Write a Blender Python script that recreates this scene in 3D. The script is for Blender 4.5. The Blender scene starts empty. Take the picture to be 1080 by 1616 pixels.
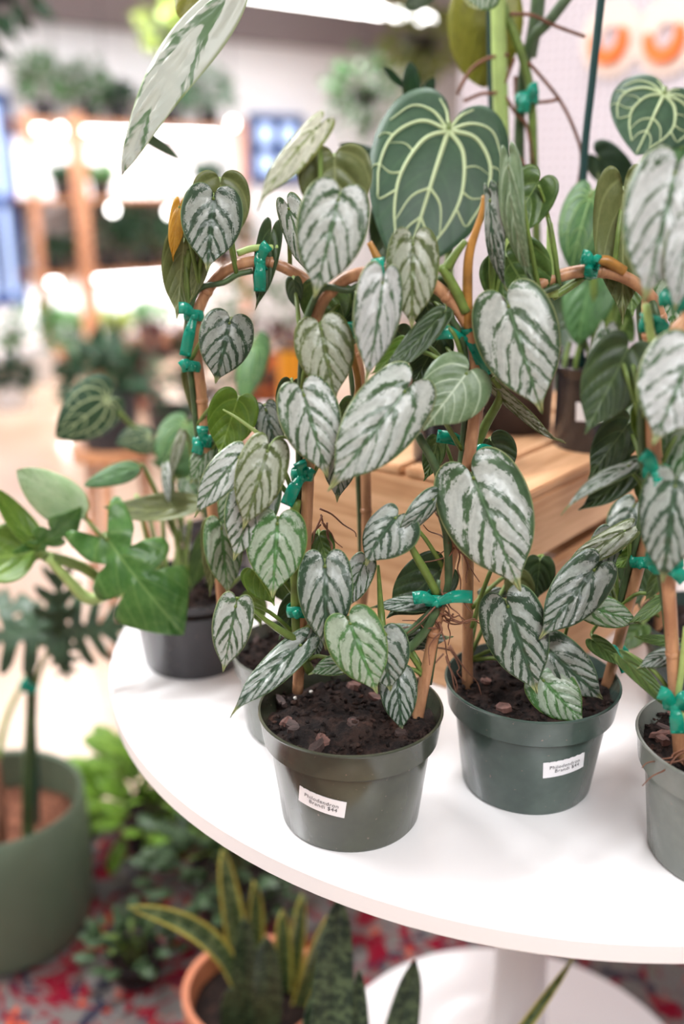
import bpy, bmesh, math, random
from mathutils import Vector, Matrix, noise as mnoise

# ------------------------------------------------------------------ camera, light, exposure
SC = bpy.context.scene
COL = SC.collection
FPX = 1616 / 36 * 35.0
PITCH = math.radians(18.5)
CP, SP = math.cos(PITCH), math.sin(PITCH)
CAM = Vector((0, 0, 1.283))
cam = bpy.data.cameras.new('camera'); cam_o = bpy.data.objects.new('camera', cam); COL.objects.link(cam_o)
cam.sensor_fit = 'VERTICAL'; cam.sensor_height = 36; cam.sensor_width = 24; cam.lens = 35
cam_o.location = CAM; cam_o.rotation_euler = (math.pi / 2 - PITCH, 0, 0)
cam.clip_start = .02; cam.clip_end = 100
cam.dof.use_dof = True; cam.dof.focus_distance = .83; cam.dof.aperture_fstop = 2.0
SC.camera = cam_o
SC.view_settings.view_transform = 'Standard'; SC.view_settings.look = 'None'
SC.view_settings.gamma = 1; SC.view_settings.use_curve_mapping = False
SC.view_settings.exposure = -0.25

W = bpy.data.worlds.new('world'); SC.world = W; W.use_nodes = True
bg = W.node_tree.nodes['Background']; bg.inputs[0].default_value = (.93, .96, 1, 1); bg.inputs[1].default_value = 0.3

# room axes: the shop is turned 50 degrees against the camera
AZ = math.radians(50)
E1 = Vector((math.sin(AZ), math.cos(AZ), 0)); NN = Vector((math.cos(AZ), -math.sin(AZ), 0))
def R(e, n, z=0): return E1 * e + NN * n + Vector((0, 0, z))
ROOMROT = math.atan2(E1.y, E1.x)

def area(name, loc, rot, sx, sy, power, color=(1, 1, 1)):
    l = bpy.data.lights.new(name, 'AREA'); l.shape = 'RECTANGLE'; l.size = sx; l.size_y = sy; l.energy = power; l.color = color
    o = bpy.data.objects.new(name, l); COL.objects.link(o); o.location = loc; o.rotation_euler = rot
    return o
# daylight entering through the shop-front glazing behind the camera and the glazing of the left wall
dl = area('daylight_front', R(-1.2, 3.85, 1.55), (0, 0, 0), 6.0, 2.1, 12, (.92, .96, 1))
dl.rotation_euler = (-NN).to_track_quat('-Z', 'Z').to_euler()
dl = area('daylight_side', R(-4.85, -2.5, 1.5), (0, 0, 0), 5.0, 2.0, 60, (.92, .96, 1))
dl.rotation_euler = E1.to_track_quat('-Z', 'Z').to_euler()

# ------------------------------------------------------------------ pixel helpers (1080x1616 frame)
def ray(x, y):
    a = x - 540; b = y - 808
    return Vector((a, FPX * CP - b * SP, -(FPX * SP + b * CP)))
def P(x, y, Y):
    r = ray(x, y); return CAM + r * (Y / r.y)
def PZ(x, y, z):
    r = ray(x, y); return CAM + r * ((z - CAM.z) / r.z)
def PN(x, y, n):
    r = ray(x, y); return CAM + r * (n / r.dot(NN))
def depth(p):
    d = p - CAM; return d.y * CP - d.z * SP

# ------------------------------------------------------------------ node helpers
class S:
    """socket wrapper with arithmetic"""
    def __init__(s, nt, sock): s.nt = nt; s.k = sock
    def _m(s, op, *o, clamp=False):
        n = s.nt.nodes.new('ShaderNodeMath'); n.operation = op; n.use_clamp = clamp
        for i, v in enumerate((s,) + o):
            if isinstance(v, S): s.nt.links.new(v.k, n.inputs[i])
            else: n.inputs[i].default_value = v
        return S(s.nt, n.outputs[0])
    def __add__(s, o): return s._m('ADD', o)
    def __sub__(s, o): return s._m('SUBTRACT', o)
    def __mul__(s, o): return s._m('MULTIPLY', o)
    def __radd__(s, o): return s._m('ADD', o)
    def __rmul__(s, o): return s._m('MULTIPLY', o)
    def __pow__(s, o): return s._m('POWER', o)
    def abs(s): return s._m('ABSOLUTE')
    def fract(s): return s._m('FRACT')
    def inv(s): return (s * -1.0) + 1.0
    def max(s, o): return s._m('MAXIMUM', o)
    def min(s, o): return s._m('MINIMUM', o)
    def smooth(s, a, b):
        n = s.nt.nodes.new('ShaderNodeMapRange'); n.interpolation_type = 'SMOOTHSTEP'
        s.nt.links.new(s.k, n.inputs[0]); n.inputs[1].default_value = a; n.inputs[2].default_value = b
        n.inputs[3].default_value = 0; n.inputs[4].default_value = 1
        return S(s.nt, n.outputs[0])
def rgb(r, g, b):
    f = lambda c: ((c / 255 + .055) / 1.055) ** 2.4 if c > 10 else c / 255 / 12.92
    return (f(r), f(g), f(b), 1)
class M:
    """material under construction"""
    def __init__(s, name):
        s.m = bpy.data.materials.new(name); s.m.use_nodes = True; s.nt = s.m.node_tree
        s.p = s.nt.nodes['Principled BSDF']; s.out = s.nt.nodes['Material Output']
    def new(s, t): return s.nt.nodes.new('ShaderNode' + t)
    def link(s, a, b): s.nt.links.new(a.k if isinstance(a, S) else a, b)
    def uv(s, name):
        n = s.new('UVMap'); n.uv_map = name; x = s.new('SeparateXYZ'); s.link(n.outputs[0], x.inputs[0])
        return S(s.nt, x.outputs[0]), S(s.nt, x.outputs[1])
    def obj(s):
        n = s.new('TexCoord'); return n.outputs['Object']
    def comb(s, a, b, c):
        n = s.new('CombineXYZ')
        for i, v in enumerate((a, b, c)):
            if isinstance(v, S): s.link(v, n.inputs[i])
            else: n.inputs[i].default_value = v
        return n.outputs[0]
    def mapping(s, vec, scale=(1, 1, 1), rot=(0, 0, 0)):
        n = s.new('Mapping'); s.link(vec, n.inputs[0]); n.inputs['Scale'].default_value = scale; n.inputs['Rotation'].default_value = rot
        return n.outputs[0]
    def noise(s, vec, scale, detail=3, rough=.55, dist=0):
        n = s.new('TexNoise'); s.link(vec, n.inputs['Vector']); n.inputs['Scale'].default_value = scale
        n.inputs['Detail'].default_value = detail; n.inputs['Roughness'].default_value = rough; n.inputs['Distortion'].default_value = dist
        return S(s.nt, n.outputs[0])
    def voro(s, vec, scale, feat='F1'):
        n = s.new('TexVoronoi'); n.feature = feat; s.link(vec, n.inputs['Vector']); n.inputs['Scale'].default_value = scale
        return S(s.nt, n.outputs[0]), n
    def mix(s, f, a, b):
        n = s.new('Mix'); n.data_type = 'RGBA'
        for i, v in ((0, f), (6, a), (7, b)):
            if isinstance(v, (tuple, list)): n.inputs[i].default_value = v
            elif isinstance(v, (int, float)): n.inputs[i].default_value = v
            else: s.link(v, n.inputs[i])
        return n.outputs[2]
    def ramp(s, f, stops):
        n = s.new('ValToRGB'); s.link(f, n.inputs[0]); e = n.color_ramp.elements
        while len(e) < len(stops): e.new(.5)
        for i, (p, c) in enumerate(stops): e[i].position = p; e[i].color = c
        return n.outputs[0]
    def bump(s, h, strength=.3, dist=.001):
        n = s.new('Bump'); s.link(h, n.inputs['Height']); n.inputs['Strength'].default_value = strength; n.inputs['Distance'].default_value = dist
        s.link(n.outputs[0], s.p.inputs['Normal'])
    def set(s, color=None, rough=None, spec=None, metal=None, **k):
        for nm, v in (('Base Color', color), ('Roughness', rough), ('Specular IOR Level', spec), ('Metallic', metal)):
            if v is None: continue
            if isinstance(v, (tuple, float, int)): s.p.inputs[nm].default_value = v
            else: s.link(v, s.p.inputs[nm])
        return s.m
    def translucent(s, color, fac):
        t = s.new('BsdfTranslucent')
        if isinstance(color, tuple): t.inputs[0].default_value = color
        else: s.link(color, t.inputs[0])
        mx = s.new('MixShader'); mx.inputs[0].default_value = fac
        s.link(s.p.outputs[0], mx.inputs[1]); s.link(t.outputs[0], mx.inputs[2]); s.link(mx.outputs[0], s.out.inputs[0])

MAT = {}
def plain(name, c, rough=.5, spec=.5, metal=0, var=.0, nscale=30, bump=0, bscale=200):
    m = M(name)
    col = c
    if var:
        nz = m.noise(m.obj(), nscale)
        lo = tuple(x * (1 - var) for x in c[:3]) + (1,); hi = tuple(min(1, x * (1 + var)) for x in c[:3]) + (1,)
        col = m.mix(nz.smooth(.3, .7), lo, hi)
    m.set(col, rough, spec, metal)
    if bump: m.bump(m.noise(m.obj(), bscale), bump, .002)
    MAT[name] = m.m; return m.m

def silver_leaf(name, green, silver, margin, thr=.24, nveins=4.8, midw=.1, rough=.30):
    """silver-brushed heart leaf: green along midrib, side veins and margin"""
    m = M(name)
    u, v = m.uv('leaf'); t, rnd = m.uv('edge')
    x = u * 2.0 - 1.0
    vec = m.comb(x * .45, v, rnd * 40.0)
    n1 = m.noise(vec, 5, 2); n2 = m.noise(m.mapping(vec, (1, 1, 1)), 17, 4, .65)
    n3 = m.noise(vec, 48, 3, .7)
    a = (x.abs() + (n1 - .5) * .10).max(0.0)
    n0 = m.noise(vec, 2.6, 2)
    kk = (v + .12).max(0.0).min(.8) * .90 + .10
    q = v - (a ** 1.15) * kk + (n0 - .5) * .12
    d = ((q * nveins + rnd * 3.0).fract() - .5).abs() * 2.0
    sv_ = m.comb(q * 1.0, a * .16, rnd * 40.0 + x.smooth(-.01, .01) * 7.0)
    k1 = m.noise(sv_, 24, 3, .6); k2 = m.noise(sv_, 70, 3, .65)
    jag = (k1 - .5) * 1.3 + (k2 - .5) * .7 + (n2 - .5) * .7 + (n3 - .5) * .6
    s = (d + jag + (n1 - .5) * .8 + (n0 - .5) * .5).smooth(thr - .12, thr + .12)
    mid = (x.abs() + (n2 - .5) * .16 + (v - .28).abs() * .12).smooth(midw * .6, midw * 1.1)
    s = s * mid
    s = s * (t + (n2 - .5) * .5 + (n3 - .5) * .35 + (n1 - .5) * .3).smooth(.84, .93).inv()
    s = s * (v + (n2 - .5) * .2).smooth(.84, .93).inv()
    sv = m.mix((n2 * .5 + k1 * .5).smooth(.38, .64), tuple(c * .78 for c in silver[:3]) + (1,), silver)
    gr = m.mix(n1.smooth(.3, .75), tuple(c * .8 for c in green[:3]) + (1,), tuple(min(1, c * 1.3) for c in green[:3]) + (1,))
    c = m.mix(s, gr, sv)
    c = m.mix((v + (n2 - .5) * .05).smooth(.84, .93) * .9, c, rgb(168, 172, 118))
    line = x.abs().smooth(.0, .03).inv() * .6
    c = m.mix(line, c, tuple(min(1, k * 2.0) for k in green[:3]) + (1,))
    c = m.mix(t.smooth(.955, .985) * .85, c, margin)
    m.set(c, rough + .0, .5)
    h = (d * .6).smooth(0, .6) * .7 + n2 * .25
    m.bump(h, .7, .0018)
    m.translucent(c, .12)
    MAT[name] = m.m
def green_leaf(name, c1, c2, vein, nveins=4.8, rough=.42, trans=.15, vf=.35, margin=None):
    """plain leaf face with faint side veins"""
    m = M(name)
    u, v = m.uv('leaf'); t, rnd = m.uv('edge')
    x = u * 2.0 - 1.0
    vec = m.comb(x * .45, v, rnd * 40.0)
    n1 = m.noise(vec, 4, 3); n2 = m.noise(vec, 25, 3)
    a = x.abs(); q = v - (a ** 1.15) * ((v + .12).max(0.0).min(.8) * .90 + .10) + (n1 - .5) * .03
    d = ((q * nveins + rnd * 3.0).fract() - .5).abs() * 2.0
    vm = d.smooth(.0, .22).inv() * vf
    mid = a.smooth(.01, .05).inv() * (vf + .2)
    c = m.mix((n1 * .7 + n2 * .3).smooth(.35, .68), c1, c2)
    c = m.mix(vm.max(mid), c, vein)
    if margin: c = m.mix(t.smooth(.93, .985), c, margin)
    m.set(c, rough, .5)
    m.bump(d.smooth(0, .7) * .7 + n2 * .3, .3, .001)
    m.translucent(c, trans)
    MAT[name] = m.m

silver_leaf('brandi', rgb(66, 92, 60), rgb(186, 192, 184), rgb(150, 160, 110))
silver_leaf('brandi_dark', rgb(50, 74, 52), rgb(160, 168, 159), rgb(110, 135, 90), thr=.30, midw=.14)
silver_leaf('brandi_olive', rgb(84, 98, 54), rgb(170, 177, 156), rgb(120, 130, 70), thr=.27, midw=.12)
silver_leaf('brandi_bright', rgb(64, 90, 60), rgb(190, 194, 190), rgb(160, 170, 120), thr=.12, midw=.10)
silver_leaf('brandi_green', rgb(70, 112, 58), rgb(166, 182, 158), rgb(130, 150, 80), thr=.27, midw=.11)
silver_leaf('brandi_pale', rgb(112, 128, 66), rgb(208, 210, 186), rgb(160, 168, 84), thr=.10, midw=.10)
green_leaf('under_olive', rgb(93, 104, 56), rgb(113, 121, 72), rgb(160, 168, 112))
green_leaf('under_green', rgb(65, 93, 42), rgb(86, 114, 53), rgb(136, 160, 90))
green_leaf('under_dark', rgb(46, 67, 37), rgb(62, 83, 46), rgb(100, 122, 74))
green_leaf('under_bright', rgb(88, 123, 35), rgb(107, 139, 46), rgb(150, 180, 80), trans=.25)
green_leaf('green_sheen', rgb(92, 116, 79), rgb(120, 141, 106), rgb(190, 205, 176), vf=.5)
green_leaf('leaf_yellow', rgb(186, 134, 30), rgb(206, 156, 48), rgb(210, 170, 80), trans=.25)
green_leaf('anthurium', rgb(39, 72, 48), rgb(53, 86, 58), rgb(90, 128, 84), vf=.12, rough=.5, trans=.08)
green_leaf('anthurium_green', rgb(51, 93, 44), rgb(70, 114, 58), rgb(120, 160, 96), vf=.2, rough=.5, trans=.12)
green_leaf('split_green', rgb(63, 113, 46), rgb(92, 137, 65), rgb(150, 186, 110), vf=.25, rough=.35, trans=.2)
green_leaf('split_pale', rgb(152, 184, 132), rgb(180, 204, 160), rgb(190, 210, 168), vf=.35, trans=.2)
green_leaf('lobed_dark', rgb(48, 74, 51), rgb(65, 92, 65), rgb(100, 128, 92), vf=.15, rough=.4)
green_leaf('zz_leaf', rgb(23, 53, 28), rgb(33, 70, 37), rgb(60, 100, 60), vf=.1, rough=.3, trans=.05)
green_leaf('bush_leaf', rgb(92, 134, 40), rgb(142, 182, 66), rgb(150, 180, 90), vf=.2, trans=.2)
green_leaf('bush_dark', rgb(42, 69, 40), rgb(76, 102, 67), rgb(130, 150, 110), vf=.2, trans=.15)
green_leaf('olive_backlit', rgb(128, 130, 38), rgb(150, 150, 54), rgb(168, 168, 84), vf=.15, trans=.3)
def variegated():
    m = M('variegated'); u, v = m.uv('leaf'); t, rnd = m.uv('edge'); x = u * 2.0 - 1.0
    vec = m.comb(x * .5 + v * .2, v * 3.0 + x.abs() * -.8, rnd * 9.0)
    n = m.noise(vec, 2.2, 3); 
    c = m.mix(n.smooth(.55, .62), rgb(206, 212, 200), rgb(108, 138, 100))
    c = m.mix(t.smooth(.9, .97) * .7, c, rgb(150, 170, 110)); m.set(c, .4, .5); m.translucent(c, .2); MAT['variegated'] = m.m
variegated()
def snake():
    m = M('snake_leaf'); u, v = m.uv('leaf'); t, rnd = m.uv('edge'); x = u * 2.0 - 1.0
    n = m.noise(m.comb(x * 1.2, v * 26.0, rnd * 30.0), 1.6, 3, .6, .6)
    c = m.mix(n.smooth(.42, .6), rgb(56, 84, 48), rgb(128, 148, 98))
    c2 = m.mix((t + (n - .5) * .1).smooth(.66, .76), c, rgb(196, 186, 84)); m.set(c2, .38, .5); MAT['snake_leaf'] = m.m
    m = M('snake_dark'); u, v = m.uv('leaf'); t, rnd = m.uv('edge'); x = u * 2.0 - 1.0
    n = m.noise(m.comb(x * 1.2, v * 26.0, rnd * 30.0), 1.6, 3, .6, .6)
    c = m.mix(n.smooth(.42, .6), rgb(38, 58, 40), rgb(92, 112, 78)); m.set(c, .38, .5); MAT['snake_dark'] = m.m
snake()
plain('vein_pale', rgb(184, 200, 152), .5)
plain('vein_green', rgb(130, 166, 100), .5)
plain('stem_green', rgb(100, 122, 54), .45, var=.25, nscale=60)
plain('stem_dark', rgb(66, 88, 54), .45, var=.3, nscale=60)
plain('stem_orange', rgb(158, 112, 50), .4, var=.4, nscale=40)
plain('stem_pale', rgb(160, 184, 108), .45, var=.15)
plain('root_brown', rgb(112, 72, 52), .7, var=.3, nscale=80)
plain('stake_teal', rgb(22, 62, 60), .45)
plain('bark_dark', rgb(58, 42, 38), .8, var=.4, nscale=120, bump=.5)
plain('bark', rgb(104, 72, 64), .75, var=.4, nscale=120, bump=.4)
plain('perlite', rgb(226, 222, 214), .7)
plain('paper', rgb(244, 242, 244), .5)
plain('ink', rgb(40, 38, 42), .6)
plain('table_white', rgb(246, 244, 244), .22, .5)
plain('table_edge', rgb(238, 232, 232), .35)
plain('black_plastic', rgb(44, 43, 47), .42, var=.1)
plain('dark_brown', rgb(58, 44, 40), .6, var=.2)
plain('sage_glaze', rgb(96, 112, 92), .42, var=.06, nscale=8)
plain('terracotta', rgb(200, 126, 92), .7, var=.12, nscale=25)
plain('white_paint', rgb(238, 237, 240), .6)
plain('wall_paint', rgb(224, 223, 226), .7)
plain('ceiling_paint', rgb(224, 222, 225), .8)
plain('beam_paint', rgb(150, 142, 148), .7)
plain('frame_blue', rgb(60, 84, 140), .5)
plain('gold', rgb(226, 150, 44), .28, metal=.6)
plain('orange_clay', rgb(232, 118, 52), .7)
plain('cream_clay', rgb(232, 214, 202), .7)
plain('post_wood', rgb(188, 132, 100), .6, var=.15)
plain('bin_blue', rgb(92, 104, 124), .6)
plain('red_leaf', rgb(96, 44, 46), .45, var=.3, nscale=20)
plain('far_green', rgb(70, 112, 60), .5, var=.4, nscale=12)
plain('far_dark', rgb(40, 72, 48), .5, var=.4, nscale=12)
plain('far_lime', rgb(130, 144, 72), .5, var=.3, nscale=12)
plain('far_sage', rgb(108, 146, 116), .5, var=.3, nscale=12)
for k_ in ('far_green', 'far_dark', 'far_lime', 'far_sage', 'red_leaf'):
    m_ = M.__new__(M); m_.m = MAT[k_]; m_.nt = m_.m.node_tree; m_.p = m_.nt.nodes['Principled BSDF']; m_.out = m_.nt.nodes['Material Output']
    m_.translucent(m_.p.inputs[0].links[0].from_socket, .18)
plain('wire', rgb(60, 60, 62), .4, metal=.6)
def tape():
    m = M('tie_teal'); m.set(rgb(18, 156, 130), .2, .6); m.p.inputs['Transmission Weight'].default_value = .0
    m.bump(m.noise(m.obj(), 300, 3), .5, .001); m.translucent(rgb(20, 170, 140), .25); MAT['tie_teal'] = m.m
tape()
def bamboo():
    m = M('bamboo'); o = m.obj(); n = m.noise(m.mapping(o, (1, 1, .25)), 120, 4, .6); n2 = m.noise(o, 22, 2)
    c = m.mix((n * .6 + n2 * .4).smooth(.35, .65), rgb(150, 104, 74), rgb(192, 144, 106))
    sp = m.noise(o, 420, 2).smooth(.68, .74)
    c = m.mix(sp * .55, c, rgb(98, 62, 44)); m.set(c, .38, .5); m.bump(n, .25, .001); MAT['bamboo'] = m.m
bamboo()
def potmat(name, c1, c2):
    m = M(name); o = m.obj(); n = m.noise(o, 14, 4, .6); f = m.noise(o, 260, 2, .6)
    c = m.mix(n.smooth(.35, .7), c1, c2)
    c = m.mix(f.smooth(.70, .75) * .45, c, rgb(150, 126, 112))
    m.set(c, (n * .14 + .12), .6); MAT[name] = m.m
potmat('pot_olive', rgb(58, 62, 50), rgb(72, 76, 60))
potmat('pot_green', rgb(58, 74, 68), rgb(80, 96, 88))
potmat('pot_grey', rgb(108, 114, 106), rgb(126, 130, 122))
potmat('pot_deep', rgb(44, 58, 54), rgb(58, 74, 68))
potmat('pot_black', rgb(46, 45, 49), rgb(58, 56, 60))
def soil():
    m = M('soil'); o = m.obj(); n = m.noise(o, 90, 5, .7); f = m.noise(o, 35, 3)
    c = m.mix(n.smooth(.4, .62), rgb(20, 15, 14), rgb(48, 35, 30)); c = m.mix(f.smooth(.6, .72) * .6, c, rgb(92, 62, 50))
    m.set(c, .9, .2); m.bump(n, .9, .004); MAT['soil'] = m.m
    m = M('soil_light'); o = m.obj(); n = m.noise(o, 70, 5, .7)
    c = m.mix(n.smooth(.4, .65), rgb(92, 56, 42), rgb(140, 92, 70)); m.set(c, .9, .2); m.bump(n, .8, .004); MAT['soil_light'] = m.m
soil()
def wood(name, c1, c2, along=0):
    m = M(name); o = m.obj(); sc = [26, 26, 26]; sc[along] = 1.6
    n = m.noise(m.mapping(o, sc), 1.5, 5, .6, .8); f = m.noise(m.mapping(o, [k * 7 for k in sc]), 1, 2)
    c = m.mix((n * .75 + f * .25).smooth(.36, .64), c1, c2); m.set(c, .6, .3); m.bump(n, .2, .001); MAT[name] = m.m
wood('pine', rgb(196, 146, 104), rgb(230, 184, 142))
wood('pine_z', rgb(196, 146, 104), rgb(230, 184, 142), 2)
wood('shelf_wood', rgb(150, 96, 62), rgb(196, 140, 100))
def floor_m():
    m = M('floor_tan'); o = m.obj(); n = m.noise(o, 1.2, 4)
    c = m.mix(n.smooth(.35, .7), rgb(196, 164, 140), rgb(212, 182, 158)); m.set(c, (n * .1 + .2), .5); MAT['floor_tan'] = m.m
floor_m()
def rug_m():
    m = M('rug_weave'); o = m.obj(); 
    n1 = m.noise(o, 10, 6, .7, 1.6); n2 = m.noise(o, 16, 5, .65, 1.0); n3 = m.noise(m.mapping(o, (1, 1, 1), (0, 0, .9)), 15, 5, .65, 1.5); f = m.noise(o, 240, 2)
    c = m.mix(n1.smooth(.49, .56), rgb(120, 117, 114), rgb(132, 18, 40))
    c = m.mix(n2.smooth(.56, .60), c, rgb(52, 54, 70))
    c = m.mix(n3.smooth(.60, .64), c, rgb(206, 84, 48))
    c = m.mix(n3.smooth(.36, .40).inv() * .8, c, rgb(112, 108, 88))
    c = m.mix(f.smooth(.3, .7) * .3, c, rgb(64, 48, 52))
    m.set(c, 1.0, .0); m.bump(f, .8, .004); MAT['rug_weave'] = m.m
rug_m()
def peg():
    m = M('pegboard'); o = m.obj(); v, n = m.voro(m.mapping(o, (40, 40, 40)), 1)
    n.inputs['Randomness'].default_value = 0
    c = m.mix(v.smooth(.16, .2), rgb(136, 128, 132), rgb(204, 196, 202)); m.set(c, .7, .3); MAT['pegboard'] = m.m
peg()
def emit(name, c, s):
    m = M(name); m.p.inputs['Emission Color'].default_value = c; m.p.inputs['Emission Strength'].default_value = s
    m.set(c, .5); MAT[name] = m.m
emit('tube_light', (1, .98, .96, 1), 16)
emit('grow_light', (.97, .98, 1, 1), 14)
emit('pane_sky', rgb(200, 220, 250), 1.3)
emit('bulb', (1, .98, .94, 1), 12)

# ------------------------------------------------------------------ object helpers
def tag(o, label, cat, group=None):
    o['label'] = label; o['category'] = cat
    if group: o['group'] = group
    return o
def thing(name, loc, label, cat, group=None, rotz=0):
    o = bpy.data.objects.new(name, None); COL.objects.link(o); o.location = loc; o.empty_display_size = .05
    o.rotation_euler = (0, 0, rotz)
    return tag(o, label, cat, group)
def basis(o):
    m = Matrix.LocRotScale(o.location, o.rotation_euler, o.scale)
    return basis(o.parent) @ o.matrix_parent_inverse @ m if o.parent else m
def adopt(o, parent):
    """parent while keeping the world placement"""
    if parent is None: return o
    o.parent = parent; o.matrix_parent_inverse = basis(parent).inverted()
    return o
def link(name, me, mats, parent=None, mw=None):
    if isinstance(mats, str): mats = [mats]
    if not me.materials:
        for k in mats: me.materials.append(MAT[k])
    o = bpy.data.objects.new(name, me); COL.objects.link(o)
    if mw is not None:
        o.location = mw.to_translation(); o.rotation_euler = mw.to_euler(); o.scale = mw.to_scale()
    return adopt(o, parent)
def from_bm(name, bm, mats, parent=None, mw=None, smooth=True):
    me = bpy.data.meshes.new(name)
    bmesh.ops.recalc_face_normals(bm, faces=bm.faces)
    bm.to_mesh(me); bm.free()
    if smooth:
        for p in me.polygons: p.use_smooth = True
    return link(name, me, mats, parent, mw)
def box_bm(bm, c, s, rot=None, bev=0):
    r = bmesh.ops.create_cube(bm, size=1)
    vs = r['verts']
    bmesh.ops.scale(bm, vec=s, verts=vs)
    if bev:
        es = [e for e in bm.edges if all(v in set(vs) for v in e.verts)]
        g = bmesh.ops.bevel(bm, geom=es, offset=bev, segments=2, affect='EDGES')
        vs = list({v for f in g['faces'] for v in f.verts} | {v for v in vs if v.is_valid})
    if rot is not None: bmesh.ops.rotate(bm, cent=(0, 0, 0), matrix=rot, verts=vs)
    bmesh.ops.translate(bm, vec=c, verts=vs)
def box(name, c, s, mat, parent=None, rotz=0, bev=.002, local=True):
    bm = bmesh.new(); box_bm(bm, (0, 0, 0), s, None, bev)
    return from_bm(name, bm, mat, parent, Matrix.Translation(c) @ Matrix.Rotation(rotz, 4, 'Z'), smooth=False)
def lathe_bm(bm, prof, n=48, c=(0, 0, 0)):
    rings = []
    for r, z in prof:
        if r < 1e-6: rings.append([bm.verts.new((c[0], c[1], c[2] + z))])
        else: rings.append([bm.verts.new((c[0] + r * math.cos(2 * math.pi * i / n), c[1] + r * math.sin(2 * math.pi * i / n), c[2] + z)) for i in range(n)])
    for A, B in zip(rings, rings[1:]):
        for i in range(n):
            j = (i + 1) % n
            if len(A) == 1 and len(B) == 1: continue
            if len(A) == 1: bm.faces.new((A[0], B[i], B[j]))
            elif len(B) == 1: bm.faces.new((A[i], A[j], B[0]))
            else: bm.faces.new((A[i], A[j], B[j], B[i]))
def lathe(name, prof, mat, parent, loc, n=48, sharp=True):
    bm = bmesh.new(); lathe_bm(bm, prof, n)
    o = from_bm(name, bm, mat, parent, Matrix.Translation(loc))
    if sharp:
        try: o.data.set_sharp_from_angle(angle=math.radians(38))
        except Exception: pass
    return o
def catmull(pts, k=6):
    pts = [Vector(p) for p in pts]; out = []
    ext = [pts[0] * 2 - pts[1]] + pts + [pts[-1] * 2 - pts[-2]]
    for i in range(1, len(ext) - 2):
        a, b, c, d = ext[i - 1:i + 3]
        for j in range(k):
            t = j / k
            out.append(.5 * ((2 * b) + (c - a) * t + (2 * a - 5 * b + 4 * c - d) * t * t + (3 * b - a - 3 * c + d) * t ** 3))
    out.append(pts[-1]); return out
def tube_bm(bm, pts, rad, sides=8, k=5):
    cp = catmull(pts, k) if len(pts) > 2 else [Vector(p) for p in pts]
    n = len(cp); rings = []; up = None
    for i, p in enumerate(cp):
        d = (cp[min(i + 1, n - 1)] - cp[max(i - 1, 0)]).normalized()
        if up is None: up = d.orthogonal().normalized()
        up = (up - d * up.dot(d)).normalized(); s = d.cross(up)
        f = i / (n - 1); 
        r = rad if not isinstance(rad, (tuple, list)) else rad[0] + (rad[1] - rad[0]) * f if len(rad) == 2 else rad[min(int(f * (len(rad) - 1)), len(rad) - 2)] * (1 - (f * (len(rad) - 1)) % 1) + rad[min(int(f * (len(rad) - 1)), len(rad) - 2) + 1] * ((f * (len(rad) - 1)) % 1)
        rings.append([bm.verts.new(p + (up * math.cos(2 * math.pi * q / sides) + s * math.sin(2 * math.pi * q / sides)) * r) for q in range(sides)])
    for A, B in zip(rings, rings[1:]):
        for q in range(sides): bm.faces.new((A[q], A[(q + 1) % sides], B[(q + 1) % sides], B[q]))
    bm.faces.new(rings[0][::-1]); bm.faces.new(rings[-1])
def tube(name, pts, rad, mat, parent=None, sides=8, k=5):
    bm = bmesh.new(); o0 = Vector(pts[0])
    tube_bm(bm, [Vector(p) - o0 for p in pts], rad, sides, k)
    return from_bm(name, bm, mat, parent, Matrix.Translation(o0))

# ------------------------------------------------------------------ leaves
SHAPES = {
 'heart': [(0, 0, 0), (.04, -.09, .0), (.17, -.17, .0), (.42, -.205, .005), (.69, -.16, .02), (.89, -.045, .06), (.985, .11, .14), (1, .24, .24), (.95, .38, .37), (.83, .52, .5), (.64, .65, .62), (.41, .75, .72), (.22, .83, .81), (.115, .885, .875), (.07, .93, .925), (.04, .97, .965), (0, 1, 1)],
 'broad': [(0, 0, 0), (.04, -.10, .0), (.16, -.20, .0), (.42, -.26, .005), (.72, -.20, .02), (.92, -.06, .06), (1, .12, .14), (.99, .28, .26), (.92, .44, .4), (.78, .60, .55), (.58, .75, .7), (.34, .88, .84), (.14, .96, .94), (0, 1, 1)],
 'lance': [(0, 0, 0), (.3, .0, .03), (.62, .06, .1), (.88, .17, .2), (1, .32, .34), (.96, .48, .48), (.82, .64, .63), (.58, .8, .79), (.28, .93, .92), (0, 1, 1)],
 'oval': [(0, 0, 0), (.35, .05, .05), (.75, .2, .2), (1, .45, .44), (.92, .68, .66), (.62, .87, .85), (.25, .97, .96), (0, 1, 1)],
 'blade': [(0, 0, 0), (.55, .0, .02), (.7, .15, .15), (.9, .4, .4), (1, .6, .6), (.9, .78, .78), (.6, .92, .92), (.2, .985, .98), (0, 1, 1)],
 'split': [(0, 0, 0), (.2, -.1, .0), (.55, -.24, .0), (.78, -.22, .02), (.72, -.04, .06), (.62, .06, .1), (.36, .15, .16), (.62, .17, .2), (.98, .24, .25), (1.02, .34, .30), (.8, .40, .35), (.42, .42, .41), (.66, .46, .46), (.98, .54, .5), (.96, .63, .56), (.74, .73, .68), (.44, .85, .8), (.16, .95, .92), (0, 1, 1)],
 'lobed': [(0, 0, 0), (.3, -.12, 0), (.8, -.15, .03), (.9, -.02, .06), (.3, .12, .1), (.22, .17, .14), (.7, .2, .18), (1, .3, .24), (.85, .38, .28), (.25, .33, .3), (.2, .38, .35), (.7, .48, .42), (.9, .6, .48), (.7, .62, .52), (.2, .55, .53), (.18, .6, .58), (.55, .76, .66), (.6, .86, .72), (.4, .82, .76), (.16, .78, .78), (.14, .9, .9), (0, 1, 1)],
}
rng = random.Random(7)
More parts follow.
